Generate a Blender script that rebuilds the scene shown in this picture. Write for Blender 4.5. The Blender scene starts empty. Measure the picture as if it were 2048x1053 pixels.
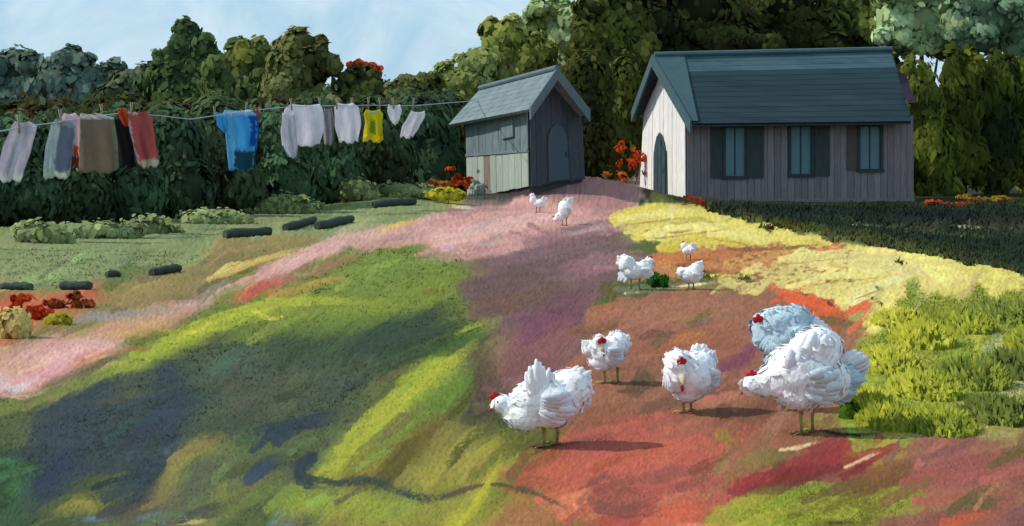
import bpy, bmesh, math, random
import numpy as np
from mathutils import Vector, Matrix
random.seed(7); rng = np.random.default_rng(7)
SC = bpy.context.scene; COL = SC.collection

# ------------------------------------------------------------------ camera, sky, sun
F, HZ, ZC = 2600.0, 190.0, 1.6          # focal length in photo pixels, horizon row, eye height
cam = bpy.data.cameras.new('camera'); co = bpy.data.objects.new('camera', cam); COL.objects.link(co)
co.location = (0, 0, ZC); co.rotation_euler = (math.pi/2, 0, 0)
cam.sensor_width = 36; cam.lens = F/2048*36; cam.shift_y = -(526.5-HZ)/2048
cam.clip_start = .1; cam.clip_end = 3000
SC.camera = co
SUN = Vector((-.74, .03, .66)).normalized()      # direction towards the sun: from the left, slightly behind
W = bpy.data.worlds.new('World'); SC.world = W; W.use_nodes = True
nt = W.node_tree; bg = nt.nodes['Background']
sky = nt.nodes.new('ShaderNodeTexSky'); sky.sky_type = 'NISHITA'; sky.sun_disc = False
sky.sun_elevation = math.asin(SUN.z); sky.sun_rotation = math.atan2(SUN.x, SUN.y)
tc = nt.nodes.new('ShaderNodeTexCoord'); mp = nt.nodes.new('ShaderNodeMapping')
mp.inputs['Scale'].default_value = (1.6, 1.6, 2.6); mp.inputs['Rotation'].default_value = (.2, .3, 0)
nz = nt.nodes.new('ShaderNodeTexNoise'); nz.inputs['Scale'].default_value = 5.5; nz.inputs['Detail'].default_value = 7
nz.inputs['Roughness'].default_value = .62; nz.inputs['Distortion'].default_value = .9
cr = nt.nodes.new('ShaderNodeValToRGB'); cr.color_ramp.elements[0].position = .36; cr.color_ramp.elements[1].position = .66
mx = nt.nodes.new('ShaderNodeMix'); mx.data_type = 'RGBA'
mu = nt.nodes.new('ShaderNodeMix'); mu.data_type = 'RGBA'; mu.inputs[0].default_value = .85
mu.inputs[7].default_value = (4.2, 6.7, 8.7, 1)
nt.links.new(tc.outputs['Generated'], mp.inputs[0]); nt.links.new(mp.outputs[0], nz.inputs['Vector'])
nt.links.new(nz.outputs[0], cr.inputs[0]); nt.links.new(cr.outputs[0], mx.inputs[0])
nt.links.new(sky.outputs[0], mu.inputs[6]); nt.links.new(mu.outputs[2], mx.inputs[6])
mx.inputs[7].default_value = (6.7, 8.3, 9.4, 1)
nt.links.new(mx.outputs[2], bg.inputs[0]); bg.inputs[1].default_value = .10
sl = bpy.data.lights.new('sun', 'SUN'); sl.energy = 3.9; sl.angle = math.radians(.6); sl.color = (1, .94, .83)
so = bpy.data.objects.new('sun', sl); COL.objects.link(so)
so.rotation_euler = SUN.to_track_quat('Z', 'Y').to_euler()
SC.view_settings.view_transform = 'Standard'; SC.view_settings.look = 'None'
SC.view_settings.exposure = 0; SC.view_settings.gamma = 1

# ------------------------------------------------------------------ helpers
def lin(c):
    c = np.asarray(c, float)/255.
    return np.where(c <= .04045, c/12.92, ((c+.055)/1.055)**2.4)
def P(px, py, d): return Vector(((px-1024)/F*d, d, ZC-(py-HZ)/F*d))
def gz(x, y):
    """height of the ground"""
    x = np.asarray(x, float); y = np.asarray(y, float)
    yy = np.where(y < 40, y, 40+8*(1-np.exp(-np.maximum(y-40, 0)/8)))
    z = ZC-(1.30+.05*yy)
    z = z+.80*np.exp(-(((x-1.9)/2.6)**2+((y-38.6)/2.8)**2))
    z = z+.42*np.exp(-(((x+3.3)/1.9)**2+((y-36.5)/3)**2))
    z = z+.015*np.sin(x*1.3+y*.9)*np.clip(y/15, 0, 1)+.02*np.sin(x*.5-y*.37+1)*np.clip(y/15, 0, 1)
    return z
def G(px, py=None, d=None):
    """the ground point seen at a place of the photograph, or under column px at distance d"""
    if d is None:
        ys = np.linspace(3, 47, 3000); zs = gz((px-1024)/F*ys, ys)
        r = HZ+(ZC-zs)/ys*F
        k = np.argmax(r <= py); d = ys[k] if r[k] <= py else 47
    x = (px-1024)/F*d
    return Vector((x, d, float(gz(x, d))))
def link(name, me, parent=None, mats=None):
    o = bpy.data.objects.new(name, me); COL.objects.link(o)
    if parent: o.parent = parent; o.matrix_parent_inverse = Matrix.Translation(-parent.location)
    if mats is not None and me is not None:
        me.materials.clear(); me.materials.append(mats)
    return o
def tag(o, label=None, cat=None, group=None, kind=None):
    for k, v in (('label', label), ('category', cat), ('group', group), ('kind', kind)):
        if v: o[k] = v
    return o
def empty(name, loc):
    o = bpy.data.objects.new(name, None); COL.objects.link(o); o.location = loc; o.empty_display_size = .1; return o
def mesh(name, V, Fc, cols=None, smooth=False):
    me = bpy.data.meshes.new(name)
    if isinstance(Fc, np.ndarray):
        n, k = Fc.shape
        V = np.asarray(V, np.float32)
        me.vertices.add(len(V)); me.vertices.foreach_set('co', V.ravel())
        me.loops.add(n*k); me.loops.foreach_set('vertex_index', Fc.ravel().astype(np.int32))
        me.polygons.add(n); me.polygons.foreach_set('loop_start', np.arange(0, n*k, k, dtype=np.int32))
        me.update(calc_edges=True)
    else:
        me.from_pydata([tuple(v) for v in V], [], Fc)
    if cols is not None:
        a = me.color_attributes.new('Col', 'FLOAT_COLOR', 'POINT')
        c = np.ones((len(me.vertices), 4), np.float32); c[:, :3] = cols; a.data.foreach_set('color', c.ravel())
    if smooth: me.polygons.foreach_set('use_smooth', np.ones(len(me.polygons), bool))
    me.update(); return me

def material(name, col=None, rough=.9, var=.25, scale=6, stretch=(1, 1, 1), bump=.3, attr=False, spec=.25, rnd=0., trans=0, col2=None, bscale=None):
    m = bpy.data.materials.new(name); m.use_nodes = True; n = m.node_tree; N = n.nodes; L = n.links
    b = N['Principled BSDF']; b.inputs['Roughness'].default_value = rough; b.inputs['Specular IOR Level'].default_value = spec
    t = N.new('ShaderNodeTexCoord'); mp = N.new('ShaderNodeMapping'); mp.inputs['Scale'].default_value = stretch
    L.new(t.outputs['Object'], mp.inputs[0])
    z = N.new('ShaderNodeTexNoise'); z.inputs['Scale'].default_value = scale; z.inputs['Detail'].default_value = 6; z.inputs['Roughness'].default_value = .6
    L.new(mp.outputs[0], z.inputs['Vector'])
    if attr:
        a = N.new('ShaderNodeAttribute'); a.attribute_name = 'Col'; src = a.outputs['Color']
    else:
        mm = N.new('ShaderNodeMix'); mm.data_type = 'RGBA'
        c1 = lin(col); c2 = lin(col2) if col2 is not None else c1*(1-var)
        mm.inputs[6].default_value = (*c1, 1); mm.inputs[7].default_value = (*c2, 1)
        rp = N.new('ShaderNodeMapRange'); rp.inputs[1].default_value = .38; rp.inputs[2].default_value = .62
        L.new(z.outputs[0], rp.inputs[0]); L.new(rp.outputs[0], mm.inputs[0]); src = mm.outputs[2]
    hs = N.new('ShaderNodeHueSaturation'); L.new(src, hs.inputs['Color'])
    mr = N.new('ShaderNodeMapRange'); mr.inputs[1].default_value = .3; mr.inputs[2].default_value = .7
    mr.inputs[3].default_value = 1-var*.5; mr.inputs[4].default_value = 1+var*.5
    L.new(z.outputs[0], mr.inputs[0])
    if rnd:
        oi = N.new('ShaderNodeObjectInfo'); r2 = N.new('ShaderNodeMapRange'); r2.inputs[3].default_value = 1-rnd; r2.inputs[4].default_value = 1+rnd
        L.new(oi.outputs['Random'], r2.inputs[0]); ml = N.new('ShaderNodeMath'); ml.operation = 'MULTIPLY'
        L.new(r2.outputs[0], ml.inputs[0]); L.new(mr.outputs[0], ml.inputs[1]); L.new(ml.outputs[0], hs.inputs['Value'])
    else: L.new(mr.outputs[0], hs.inputs['Value'])
    L.new(hs.outputs[0], b.inputs['Base Color'])
    if bump:
        z2 = N.new('ShaderNodeTexNoise'); z2.inputs['Scale'].default_value = bscale or scale*3; z2.inputs['Detail'].default_value = 5
        L.new(mp.outputs[0], z2.inputs['Vector'])
        bp = N.new('ShaderNodeBump'); bp.inputs['Strength'].default_value = bump; bp.inputs['Distance'].default_value = .03
        L.new(z2.outputs[0], bp.inputs['Height']); L.new(bp.outputs[0], b.inputs['Normal'])
    if trans:
        tr = N.new('ShaderNodeBsdfTranslucent'); L.new(hs.outputs[0], tr.inputs[0])
        ms = N.new('ShaderNodeMixShader'); ms.inputs[0].default_value = trans
        L.new(b.outputs[0], ms.inputs[1]); L.new(tr.outputs[0], ms.inputs[2]); L.new(ms.outputs[0], N['Material Output'].inputs[0])
    return m
def thick(me, th):
    """give a sheet real thickness: a back layer joined along its rim"""
    n = len(me.vertices); V = [v.co.copy() for v in me.vertices]; Fc = [tuple(p.vertices) for p in me.polygons]
    c = np.empty(n*4, np.float32); me.color_attributes['Col'].data.foreach_get('color', c); c = c.reshape(-1, 4)[:, :3]
    cnt = {}
    for f in Fc:
        for i in range(len(f)):
            e = (f[i], f[(i+1) % len(f)]); k = tuple(sorted(e)); cnt[k] = None if k in cnt else e
    rim = [e for e in cnt.values() if e]
    V2 = V+[v+Vector((0, th, 0)) for v in V]
    F2 = Fc+[tuple(i+n for i in reversed(f)) for f in Fc]+[(b, a, a+n, b+n) for a, b in rim]
    return mesh(me.name, V2, F2, np.concatenate([c, c]), smooth=True)
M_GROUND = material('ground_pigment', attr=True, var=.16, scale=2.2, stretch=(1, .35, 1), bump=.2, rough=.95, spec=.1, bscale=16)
M_LEAF = material('foliage', attr=True, var=.25, scale=2.5, bump=.0, rough=.95, spec=.03, trans=.42)
M_BLADE = material('grass_blades', attr=True, var=.2, scale=3, bump=0, rough=.8, spec=.15, trans=.25)
M_BARK = material('bark', (74, 66, 50), var=.5, scale=5, stretch=(4, 4, .6), bump=.7)

# ------------------------------------------------------------------ the ground map: brush-laid patches of soil, path, herbs and painted shade
X0, Y0, BW, BH = -420, 330, 2900, 800
buf = np.zeros((BH, BW, 3)); hgt = np.zeros((BH, BW))
YY, XX = np.mgrid[0:BH, 0:BW]; XX = XX+X0; YY = YY+Y0
def smooth_noise(h, w, cell, seed):
    r = np.random.default_rng(seed); g = r.random((int(h/cell)+3, int(w/cell)+3))
    y = np.arange(h)/cell; x = np.arange(w)/cell
    yi = y.astype(int); xi = x.astype(int); fy = (y-yi)[:, None]; fx = (x-xi)[None]
    fy = fy*fy*(3-2*fy); fx = fx*fx*(3-2*fx)
    a = g[yi][:, xi]; b = g[yi][:, xi+1]; c = g[yi+1][:, xi]; d = g[yi+1][:, xi+1]
    return a*(1-fx)*(1-fy)+b*fx*(1-fy)+c*(1-fx)*fy+d*fx*fy
WEAVE = .5+.22*np.sin(XX*1.25)*np.sin(YY*1.25)+.6*(smooth_noise(BH, BW, 3.2, 1)-.5)+.5*(smooth_noise(BH, BW, 9, 2)-.5)
ROUGH = smooth_noise(BH, BW, 22, 3)+.6*smooth_noise(BH, BW, 9, 4)+.35*smooth_noise(BH, BW, 4, 14); ROUGH = ROUGH/1.95
buf[:] = lin((92, 104, 46))
def region(col, pts, edge=16, dry=0.):
    pts = np.array(pts, float); x0, y0 = pts.min(0)-edge*2; x1, y1 = pts.max(0)+edge*2
    a, b = int(max(0, y0-Y0)), int(min(BH, y1-Y0)); c, d = int(max(0, x0-X0)), int(min(BW, x1-X0))
    if b <= a or d <= c: return
    x = XX[a:b, c:d].astype(float); y = YY[a:b, c:d].astype(float)
    ins = np.zeros(x.shape, bool); dist = np.full(x.shape, 1e9)
    for i in range(len(pts)):
        (ax, ay), (bx, by) = pts[i], pts[(i+1) % len(pts)]
        if ay != by:
            cnd = ((ay > y) != (by > y)) & (x < (bx-ax)*(y-ay)/(by-ay)+ax); ins ^= cnd
        vx, vy = bx-ax, by-ay; t = np.clip(((x-ax)*vx+(y-ay)*vy)/(vx*vx+vy*vy+1e-9), 0, 1)
        dist = np.minimum(dist, np.hypot(x-ax-t*vx, y-ay-t*vy))
    sd = np.where(ins, dist, -dist)+(ROUGH[a:b, c:d]-.5)*edge*2.6
    al = np.clip(sd/(edge*.35)+.5, 0, 1)
    if dry: al = al*(WEAVE[a:b, c:d] > dry*.9)
    buf[a:b, c:d] += al[..., None]*(lin(col)-buf[a:b, c:d])
def S(col, w, pts, dry=.25, lincol=None, h=1.):
    """one brush stroke"""
    pts = np.array(pts, float)
    if len(pts) > 2:   # smooth the path
        q = [pts[0]]
        for i in range(len(pts)-1):
            p0 = pts[max(i-1, 0)]; p1 = pts[i]; p2 = pts[i+1]; p3 = pts[min(i+2, len(pts)-1)]
            for t in (.25, .5, .75, 1):
                q.append(.5*((2*p1)+(-p0+p2)*t+(2*p0-5*p1+4*p2-p3)*t*t+(-p0+3*p1-3*p2+p3)*t**3))
        pts = np.array(q)
    x0, y0 = pts.min(0)-w; x1, y1 = pts.max(0)+w
    a, b = int(max(0, y0-Y0)), int(min(BH, y1-Y0)); c, d = int(max(0, x0-X0)), int(min(BW, x1-X0))
    if b <= a or d <= c: return
    x = XX[a:b, c:d].astype(float); y = YY[a:b, c:d].astype(float)
    best = np.full(x.shape, 1e9); lat = np.zeros(x.shape); tt = np.zeros(x.shape)
    L = np.hypot(*np.diff(pts, axis=0).T); cum = np.concatenate([[0], L.cumsum()]); T = max(cum[-1], 1)
    for i in range(len(pts)-1):
        (ax, ay), (bx, by) = pts[i], pts[i+1]; vx, vy = bx-ax, by-ay; l = max(L[i], 1e-6)
        t = ((x-ax)*vx+(y-ay)*vy)/(l*l)
        tc_ = np.clip(t, 0, 1); dd = np.hypot(x-ax-tc_*vx, y-ay-tc_*vy)
        m = dd < best; best = np.where(m, dd, best)
        lat = np.where(m, ((x-ax)*vy-(y-ay)*vx)/l, lat); tt = np.where(m, (cum[i]+tc_*l)/T, tt)
    r = np.random.default_rng(int(abs(pts.sum()*7+w)) % 99991)
    nb = 64; br = r.random(nb); br2 = r.random(nb)
    idx = np.clip(((lat/w)+.5)*(nb-1), 0, nb-1); i0 = idx.astype(int); bristle = br[i0]*.6+br[np.minimum(i0+1, nb-1)]*.4; endv = br2[i0]
    edge = best-(w*.5)+(ROUGH[a:b, c:d]-.5)*w*.5
    al = np.clip(-edge/(max(w*.06, 1.2)), 0, 1)
    fade = np.clip((1-tt-.12*endv)/.12, 0, 1)
    cover = 1-dry*(.35+.9*tt)*bristle*1.1
    al = al*np.where(WEAVE[a:b, c:d]*.7+cover*.75 > .72, 1, .12)*(.25+.75*fade)*(.80+.2*(1-bristle))
    cc = (lin(col) if lincol is None else lincol)*(1+(bristle-.5)[..., None]*.24)
    buf[a:b, c:d] += al[..., None]*(cc-buf[a:b, c:d])
    hgt[a:b, c:d] = hgt[a:b, c:d]*(1-al*.7)+al*h*(.35+.65*bristle)
exec_regions = [
 ((60, 66, 42), [(-420, 330), (2480, 330), (2480, 420), (-420, 470)], 8),
 ((52, 62, 40), [(-420, 400), (420, 380), (900, 345), (900, 385), (660, 400), (500, 440), (280, 450), (-420, 480)], 10),
 ((136, 148, 100), [(-420, 470), (60, 452), (120, 462), (300, 452), (500, 425), (700, 368), (860, 372), (940, 405), (840, 445), (620, 490), (500, 520), (340, 545), (200, 580), (-420, 590)], 14),
 ((146, 128, 78), [(-420, 585), (180, 570), (360, 530), (480, 470), (640, 470), (620, 500), (480, 545), (350, 610), (240, 650), (-420, 700)], 16),
 ((196, 98, 62), [(-300, 600), (60, 590), (180, 600), (170, 625), (90, 650), (70, 680), (-300, 720)], 16),
 ((196, 150, 118), [(-420, 700), (0, 690), (230, 650), (350, 600), (500, 545), (640, 488), (760, 458), (900, 430), (880, 500), (700, 500), (540, 560), (400, 620), (240, 700), (90, 770), (-420, 900)], 12),
 ((206, 158, 152), [(-420, 735), (0, 715), (130, 680), (228, 668), (236, 702), (150, 740), (70, 775), (30, 788), (-420, 880)], 5),
 ((208, 160, 158), [(352, 600), (400, 580), (480, 562), (505, 576), (470, 592), (370, 620)], 6),
 ((206, 154, 148), [(486, 552), (600, 498), (720, 470), (850, 436), (980, 402), (1240, 372), (1290, 385), (1262, 450), (1200, 486), (1080, 500), (950, 524), (900, 520), (850, 488), (720, 492), (600, 528), (520, 560)], 7),
 ((178, 130, 128), [(1040, 400), (1050, 372), (1170, 352), (1290, 360), (1285, 398), (1250, 440), (1200, 440), (1150, 405)], 12),
 ((122, 90, 92), [(920, 530), (1000, 492), (1120, 470), (1262, 462), (1240, 520), (1230, 560), (1170, 640), (1150, 700), (1060, 720), (960, 690), (925, 610)], 18),
 ((140, 92, 92), [(985, 680), (1080, 650), (1180, 670), (1160, 800), (1060, 800), (980, 780)], 24),
 ((222, 204, 98), [(1222, 450), (1250, 415), (1310, 402), (1400, 412), (1500, 440), (1650, 470), (1800, 480), (2480, 540), (2480, 600), (1960, 590), (1820, 620), (1750, 640), (1660, 612), (1560, 560), (1400, 500), (1270, 480)], 12),
 ((228, 206, 120), [(1480, 515), (1600, 492), (1760, 500), (1900, 530), (1960, 560), (1800, 620), (1720, 622), (1640, 600), (1560, 570), (1480, 560)], 10),
 ((190, 124, 76), [(1290, 530), (1340, 505), (1420, 492), (1560, 492), (1540, 530), (1450, 545), (1360, 560), (1280, 560)], 14),
 ((158, 104, 80), [(1150, 700), (1190, 630), (1240, 590), (1400, 565), (1520, 560), (1600, 590), (1680, 640), (1760, 640), (1740, 700), (1700, 800), (1660, 900), (1300, 900), (1150, 860), (1100, 800)], 20),
 ((218, 104, 52), [(1545, 572), (1600, 585), (1680, 600), (1760, 598), (1770, 618), (1720, 638), (1640, 630), (1580, 612)], 12),
 ((186, 96, 76), [(1060, 915), (1150, 860), (1290, 832), (1400, 870), (1520, 900), (1560, 950), (1480, 990), (1420, 1130), (1230, 1130), (1090, 985)], 24),
 ((152, 92, 78), [(1560, 900), (1760, 870), (1900, 850), (2480, 800), (2480, 1130), (1850, 1130), (1600, 1000)], 24),
 ((138, 52, 52), [(1600, 905), (1700, 880), (1800, 875), (1790, 920), (1700, 955), (1610, 950), (1500, 975), (1560, 930)], 16),
 ((122, 84, 48), [(1780, 930), (1860, 900), (1900, 960), (1820, 1010), (1700, 990)], 20),
 ((146, 150, 46), [(1430, 1020), (1560, 985), (1700, 980), (1850, 1000), (1840, 1050), (1700, 1130), (1420, 1130)], 20),
 ((158, 166, 54), [(1690, 720), (1760, 640), (1860, 585), (2480, 560), (2480, 850), (1990, 850), (1900, 840), (1850, 885), (1740, 890), (1690, 820)], 22),
 # the grass on the left
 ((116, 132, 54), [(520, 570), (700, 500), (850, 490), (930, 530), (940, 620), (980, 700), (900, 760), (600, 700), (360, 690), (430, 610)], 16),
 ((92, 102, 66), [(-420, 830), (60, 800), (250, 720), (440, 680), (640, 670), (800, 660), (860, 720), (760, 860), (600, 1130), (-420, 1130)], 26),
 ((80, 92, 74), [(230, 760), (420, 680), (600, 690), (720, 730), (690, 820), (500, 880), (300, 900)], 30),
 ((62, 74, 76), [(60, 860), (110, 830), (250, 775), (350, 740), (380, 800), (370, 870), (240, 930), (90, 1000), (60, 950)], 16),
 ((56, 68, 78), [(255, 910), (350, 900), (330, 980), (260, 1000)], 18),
 ((148, 140, 60), [(600, 1130), (680, 960), (780, 860), (920, 800), (980, 860), (1060, 900), (1090, 1000), (1200, 1130)], 26),
 ((164, 112, 64), [(960, 1060), (1060, 980), (1140, 1010), (1160, 1130), (960, 1130)], 22),
 ((60, 84, 54), [(-420, 930), (40, 900), (60, 960), (70, 1040), (20, 1130), (-420, 1130)], 14),
]
for c, p, e in exec_regions: region(c, p, e)
flow_rng = np.random.default_rng(11)
def autostrokes(n, box, ang, L, w, jit=.16, dry=.35, seed=0, hue=.05):
    r = np.random.default_rng(seed)
    for _ in range(n):
        x = r.uniform(box[0], box[2]); y = r.uniform(box[1], box[3])
        c = buf[int(np.clip(y-Y0, 0, BH-1)), int(np.clip(x-X0, 0, BW-1))].copy()
        a = (ang(x, y) if callable(ang) else ang)+r.normal(0, .22); l = L*r.uniform(.5, 1.4)
        k = .45+.55*np.clip((y-380)/450, 0, 1.2)
        dx, dy = math.cos(a)*l*k, math.sin(a)*l*k*.8
        c = c*(1+r.normal(0, jit))*(1+r.normal(0, hue, 3))
        bend = r.normal(0, l*.08)
        S(None, w*k*r.uniform(.6, 1.4), [(x-dx/2, y-dy/2), (x+bend*.3, y+bend), (x+dx/2, y+dy/2)], dry, lincol=np.clip(c, .005, .9))
def angf(x, y):
    if x < 1000: return -.45-.5*np.clip((x-200)/800, 0, 1)*np.clip((y-600)/300, 0, 1)
    if x > 1680 and 560 < y < 880: return -1.35
    if y < 560: return -.1 if x < 1300 else .18
    return -.35
autostrokes(800, (-400, 390, 2450, 1120), angf, 110, 34, seed=1, jit=.15, hue=.07)
# strokes one can follow in the picture
LIME = (158, 168, 48)
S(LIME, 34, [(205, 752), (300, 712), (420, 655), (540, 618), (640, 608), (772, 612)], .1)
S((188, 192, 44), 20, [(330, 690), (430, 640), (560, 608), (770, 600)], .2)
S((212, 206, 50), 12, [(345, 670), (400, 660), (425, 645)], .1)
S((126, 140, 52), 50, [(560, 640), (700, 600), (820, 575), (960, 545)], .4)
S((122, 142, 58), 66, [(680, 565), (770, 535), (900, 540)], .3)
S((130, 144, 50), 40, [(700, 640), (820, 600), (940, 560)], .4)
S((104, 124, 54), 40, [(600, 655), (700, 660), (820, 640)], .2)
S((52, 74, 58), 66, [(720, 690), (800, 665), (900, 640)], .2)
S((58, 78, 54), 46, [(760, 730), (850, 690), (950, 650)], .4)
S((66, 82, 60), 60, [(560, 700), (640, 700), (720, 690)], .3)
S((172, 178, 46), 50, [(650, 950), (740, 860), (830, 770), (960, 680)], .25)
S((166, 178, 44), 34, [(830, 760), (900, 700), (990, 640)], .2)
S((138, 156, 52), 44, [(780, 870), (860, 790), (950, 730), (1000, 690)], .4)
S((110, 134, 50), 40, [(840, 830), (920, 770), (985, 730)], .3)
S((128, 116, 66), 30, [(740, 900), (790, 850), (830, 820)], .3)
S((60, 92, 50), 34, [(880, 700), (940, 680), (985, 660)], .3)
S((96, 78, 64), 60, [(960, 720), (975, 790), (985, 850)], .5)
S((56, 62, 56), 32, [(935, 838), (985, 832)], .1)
S((160, 112, 88), 22, [(480, 600), (560, 560), (640, 540), (740, 500)], .5)
S((206, 112, 60), 20, [(480, 592), (530, 580), (560, 566)], .3)
S((200, 80, 74), 18, [(500, 586), (560, 566)], .4)
S((186, 150, 68), 16, [(540, 600), (640, 565), (700, 560)], .5)
S((212, 176, 96), 14, [(420, 560), (520, 520), (600, 500)], .5)
S((224, 186, 74), 14, [(730, 472), (790, 452), (830, 440)], .4)
S((150, 122, 136), 12, [(660, 492), (760, 478), (840, 470)], .4)
S((150, 140, 138), 20, [(150, 636), (260, 628), (370, 618)], .5)
S((198, 160, 84), 14, [(240, 672), (290, 660), (330, 648)], .4)
S((206, 104, 52), 14, [(155, 718), (180, 712), (212, 706)], .2)
S((160, 96, 54), 12, [(258, 702), (300, 694)], .3)
S((96, 92, 54), 18, [(90, 772), (150, 750), (260, 700)], .5)
S((120, 132, 64), 30, [(-50, 830), (100, 790), (260, 735)], .3)
S((222, 218, 228), 16, [(-20, 762), (30, 778), (60, 768)], .3)
S((188, 150, 92), 16, [(0, 728), (30, 738), (55, 745)], .4)
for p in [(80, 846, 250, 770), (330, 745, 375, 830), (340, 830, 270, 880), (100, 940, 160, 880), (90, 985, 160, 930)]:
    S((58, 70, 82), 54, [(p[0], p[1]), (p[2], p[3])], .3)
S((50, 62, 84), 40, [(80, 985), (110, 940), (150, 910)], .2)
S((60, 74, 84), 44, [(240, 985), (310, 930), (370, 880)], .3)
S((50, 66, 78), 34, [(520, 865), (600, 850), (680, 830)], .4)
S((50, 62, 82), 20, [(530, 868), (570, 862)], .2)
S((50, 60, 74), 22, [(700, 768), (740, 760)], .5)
S((150, 138, 70), 34, [(330, 1000), (350, 930), (400, 896), (460, 900)], .4)
S((100, 104, 78), 70, [(360, 1030), (400, 960), (480, 940)], .3)
S((112, 118, 66), 40, [(430, 1060), (480, 1000), (560, 960)], .4)
S((146, 148, 60), 20, [(440, 1000), (450, 960)], .3)
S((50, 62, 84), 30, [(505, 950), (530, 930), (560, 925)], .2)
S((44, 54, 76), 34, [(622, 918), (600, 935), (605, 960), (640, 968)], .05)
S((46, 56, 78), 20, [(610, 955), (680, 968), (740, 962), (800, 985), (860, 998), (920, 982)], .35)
S((80, 70, 60), 12, [(900, 990), (980, 970), (1060, 985), (1140, 1020)], .6)
S((150, 160, 54), 60, [(580, 1000), (720, 1010), (860, 1030)], .4)
S((186, 178, 44), 26, [(900, 1060), (960, 990), (1000, 920)], .4)
S((166, 158, 50), 22, [(950, 920), (1000, 880)], .4)
S((104, 146, 164), 18, [(300, 1036), (372, 1034)], .4)
S((90, 130, 160), 14, [(165, 1040), (205, 1038)], .2)
S((180, 168, 60), 22, [(180, 1010), (188, 1030)], .3)
S((226, 196, 120), 16, [(372, 1044), (405, 1044)], .2)
S((110, 160, 180), 12, [(540, 1048), (590, 1046)], .3)
S((78, 132, 82), 16, [(2, 920), (22, 930), (34, 965), (36, 1000)], .4)
S((150, 142, 60), 26, [(160, 1000), (120, 1030)], .4)
S((120, 92, 76), 14, [(560, 1040), (610, 1046)], .3)
# path, mauve and yellow ground
S((220, 172, 166), 34, [(880, 480), (980, 460), (1120, 430)], .25)
S((216, 166, 160), 30, [(560, 535), (680, 485), (800, 462)], .2)
S((206, 152, 148), 40, [(1000, 500), (1100, 465), (1230, 440)], .45)
S((148, 108, 116), 30, [(1060, 490), (1160, 462), (1260, 450)], .5)
S((130, 98, 104), 34, [(990, 530), (1120, 500), (1250, 490)], .35)
S((150, 108, 116), 40, [(1140, 540), (1230, 520), (1300, 520)], .4)
S((112, 84, 84), 60, [(940, 580), (1040, 560), (1150, 560)], .3)
S((116, 86, 74), 40, [(950, 620), (1060, 600), (1160, 600)], .4)
S((126, 76, 96), 50, [(1060, 660), (1130, 630), (1160, 600)], .4)
S((176, 148, 150), 12, [(1140, 470), (1220, 450)], .4)
S((96, 92, 104), 16, [(900, 400), (990, 404), (1050, 396)], .1)
S((112, 92, 106), 12, [(1050, 398), (1130, 380)], .3)
S((214, 204, 60), 16, [(860, 372), (920, 380), (900, 400), (930, 412)], .2)
S((236, 232, 190), 5, [(905, 415), (950, 418)], .2)
S((226, 208, 84), 26, [(1230, 440), (1320, 420), (1420, 440)], .15)
S((232, 216, 110), 22, [(1300, 470), (1420, 455), (1540, 480)], .2)
S((214, 190, 66), 24, [(1330, 495), (1420, 480), (1500, 490)], .3)
S((200, 180, 84), 12, [(1330, 450), (1400, 440), (1450, 462)], .2)
S((166, 136, 66), 6, [(1290, 462), (1350, 466), (1395, 458)], .3)
S((230, 214, 140), 12, [(1345, 415), (1335, 450), (1325, 480)], .3)
S((226, 208, 130), 36, [(1600, 520), (1740, 520), (1880, 545)], .2)
S((220, 200, 116), 34, [(1560, 560), (1680, 580), (1790, 590)], .3)
S((236, 222, 152), 20, [(1700, 605), (1790, 560), (1830, 540)], .2)
S((198, 120, 64), 22, [(1300, 520), (1400, 515), (1480, 510)], .5)
S((206, 150, 82), 26, [(1460, 530), (1540, 510), (1640, 500)], .55)
S((150, 96, 52), 8, [(1470, 500), (1560, 498), (1640, 490)], .5)
S((222, 110, 66), 12, [(1640, 500), (1690, 492)], .2)
S((236, 214, 60), 8, [(1410, 552), (1470, 552), (1510, 548)], .2)
S((228, 226, 176), 6, [(1250, 588), (1330, 578), (1430, 565)], .2)
S((52, 92, 46), 16, [(1270, 574), (1320, 568), (1350, 560)], .1)
S((104, 118, 92), 14, [(1232, 580), (1300, 580), (1360, 570)], .3)
S((168, 112, 88), 50, [(1260, 640), (1360, 620), (1480, 600)], .3)
S((158, 96, 74), 56, [(1260, 700), (1380, 680), (1500, 660)], .4)
S((120, 104, 56), 14, [(1380, 650), (1425, 620)], .4)
S((110, 96, 64), 20, [(1310, 690), (1330, 670)], .4)
S((186, 118, 62), 22, [(1350, 680), (1420, 672)], .4)
S((136, 70, 96), 26, [(1450, 740), (1490, 710), (1520, 690)], .4)
S((90, 78, 54), 40, [(1270, 780), (1300, 740)], .5)
S((232, 92, 42), 18, [(1560, 586), (1620, 606), (1680, 622)], .1)
S((230, 100, 52), 16, [(1700, 625), (1745, 605)], .1)
S((120, 96, 60), 16, [(1640, 640), (1720, 652)], .4)
S((196, 98, 76), 70, [(1110, 960), (1260, 900), (1400, 900)], .2)
S((182, 92, 78), 60, [(1150, 900), (1280, 860), (1330, 845)], .3)
S((168, 88, 78), 60, [(1200, 1000), (1340, 960), (1480, 960)], .3)
S((204, 96, 66), 40, [(1300, 1040), (1400, 1010)], .2)
S((116, 80, 72), 16, [(1180, 1000), (1240, 1020), (1290, 1010)], .6)
S((150, 128, 56), 26, [(1440, 870), (1480, 900)], .4)
S((232, 188, 150), 8, [(1560, 902), (1640, 885)], .55)
S((226, 180, 140), 8, [(1690, 935), (1760, 905)], .6)
S((158, 44, 54), 22, [(1740, 915), (1800, 890)], .2)
S((170, 56, 60), 18, [(1490, 965), (1550, 955)], .4)
S((156, 96, 88), 60, [(1840, 900), (1940, 880), (2040, 870)], .3)
S((160, 88, 82), 60, [(1850, 960), (1960, 940), (2060, 930)], .3)
S((204, 92, 52), 22, [(1890, 1048), (1990, 1030)], .2)
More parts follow.
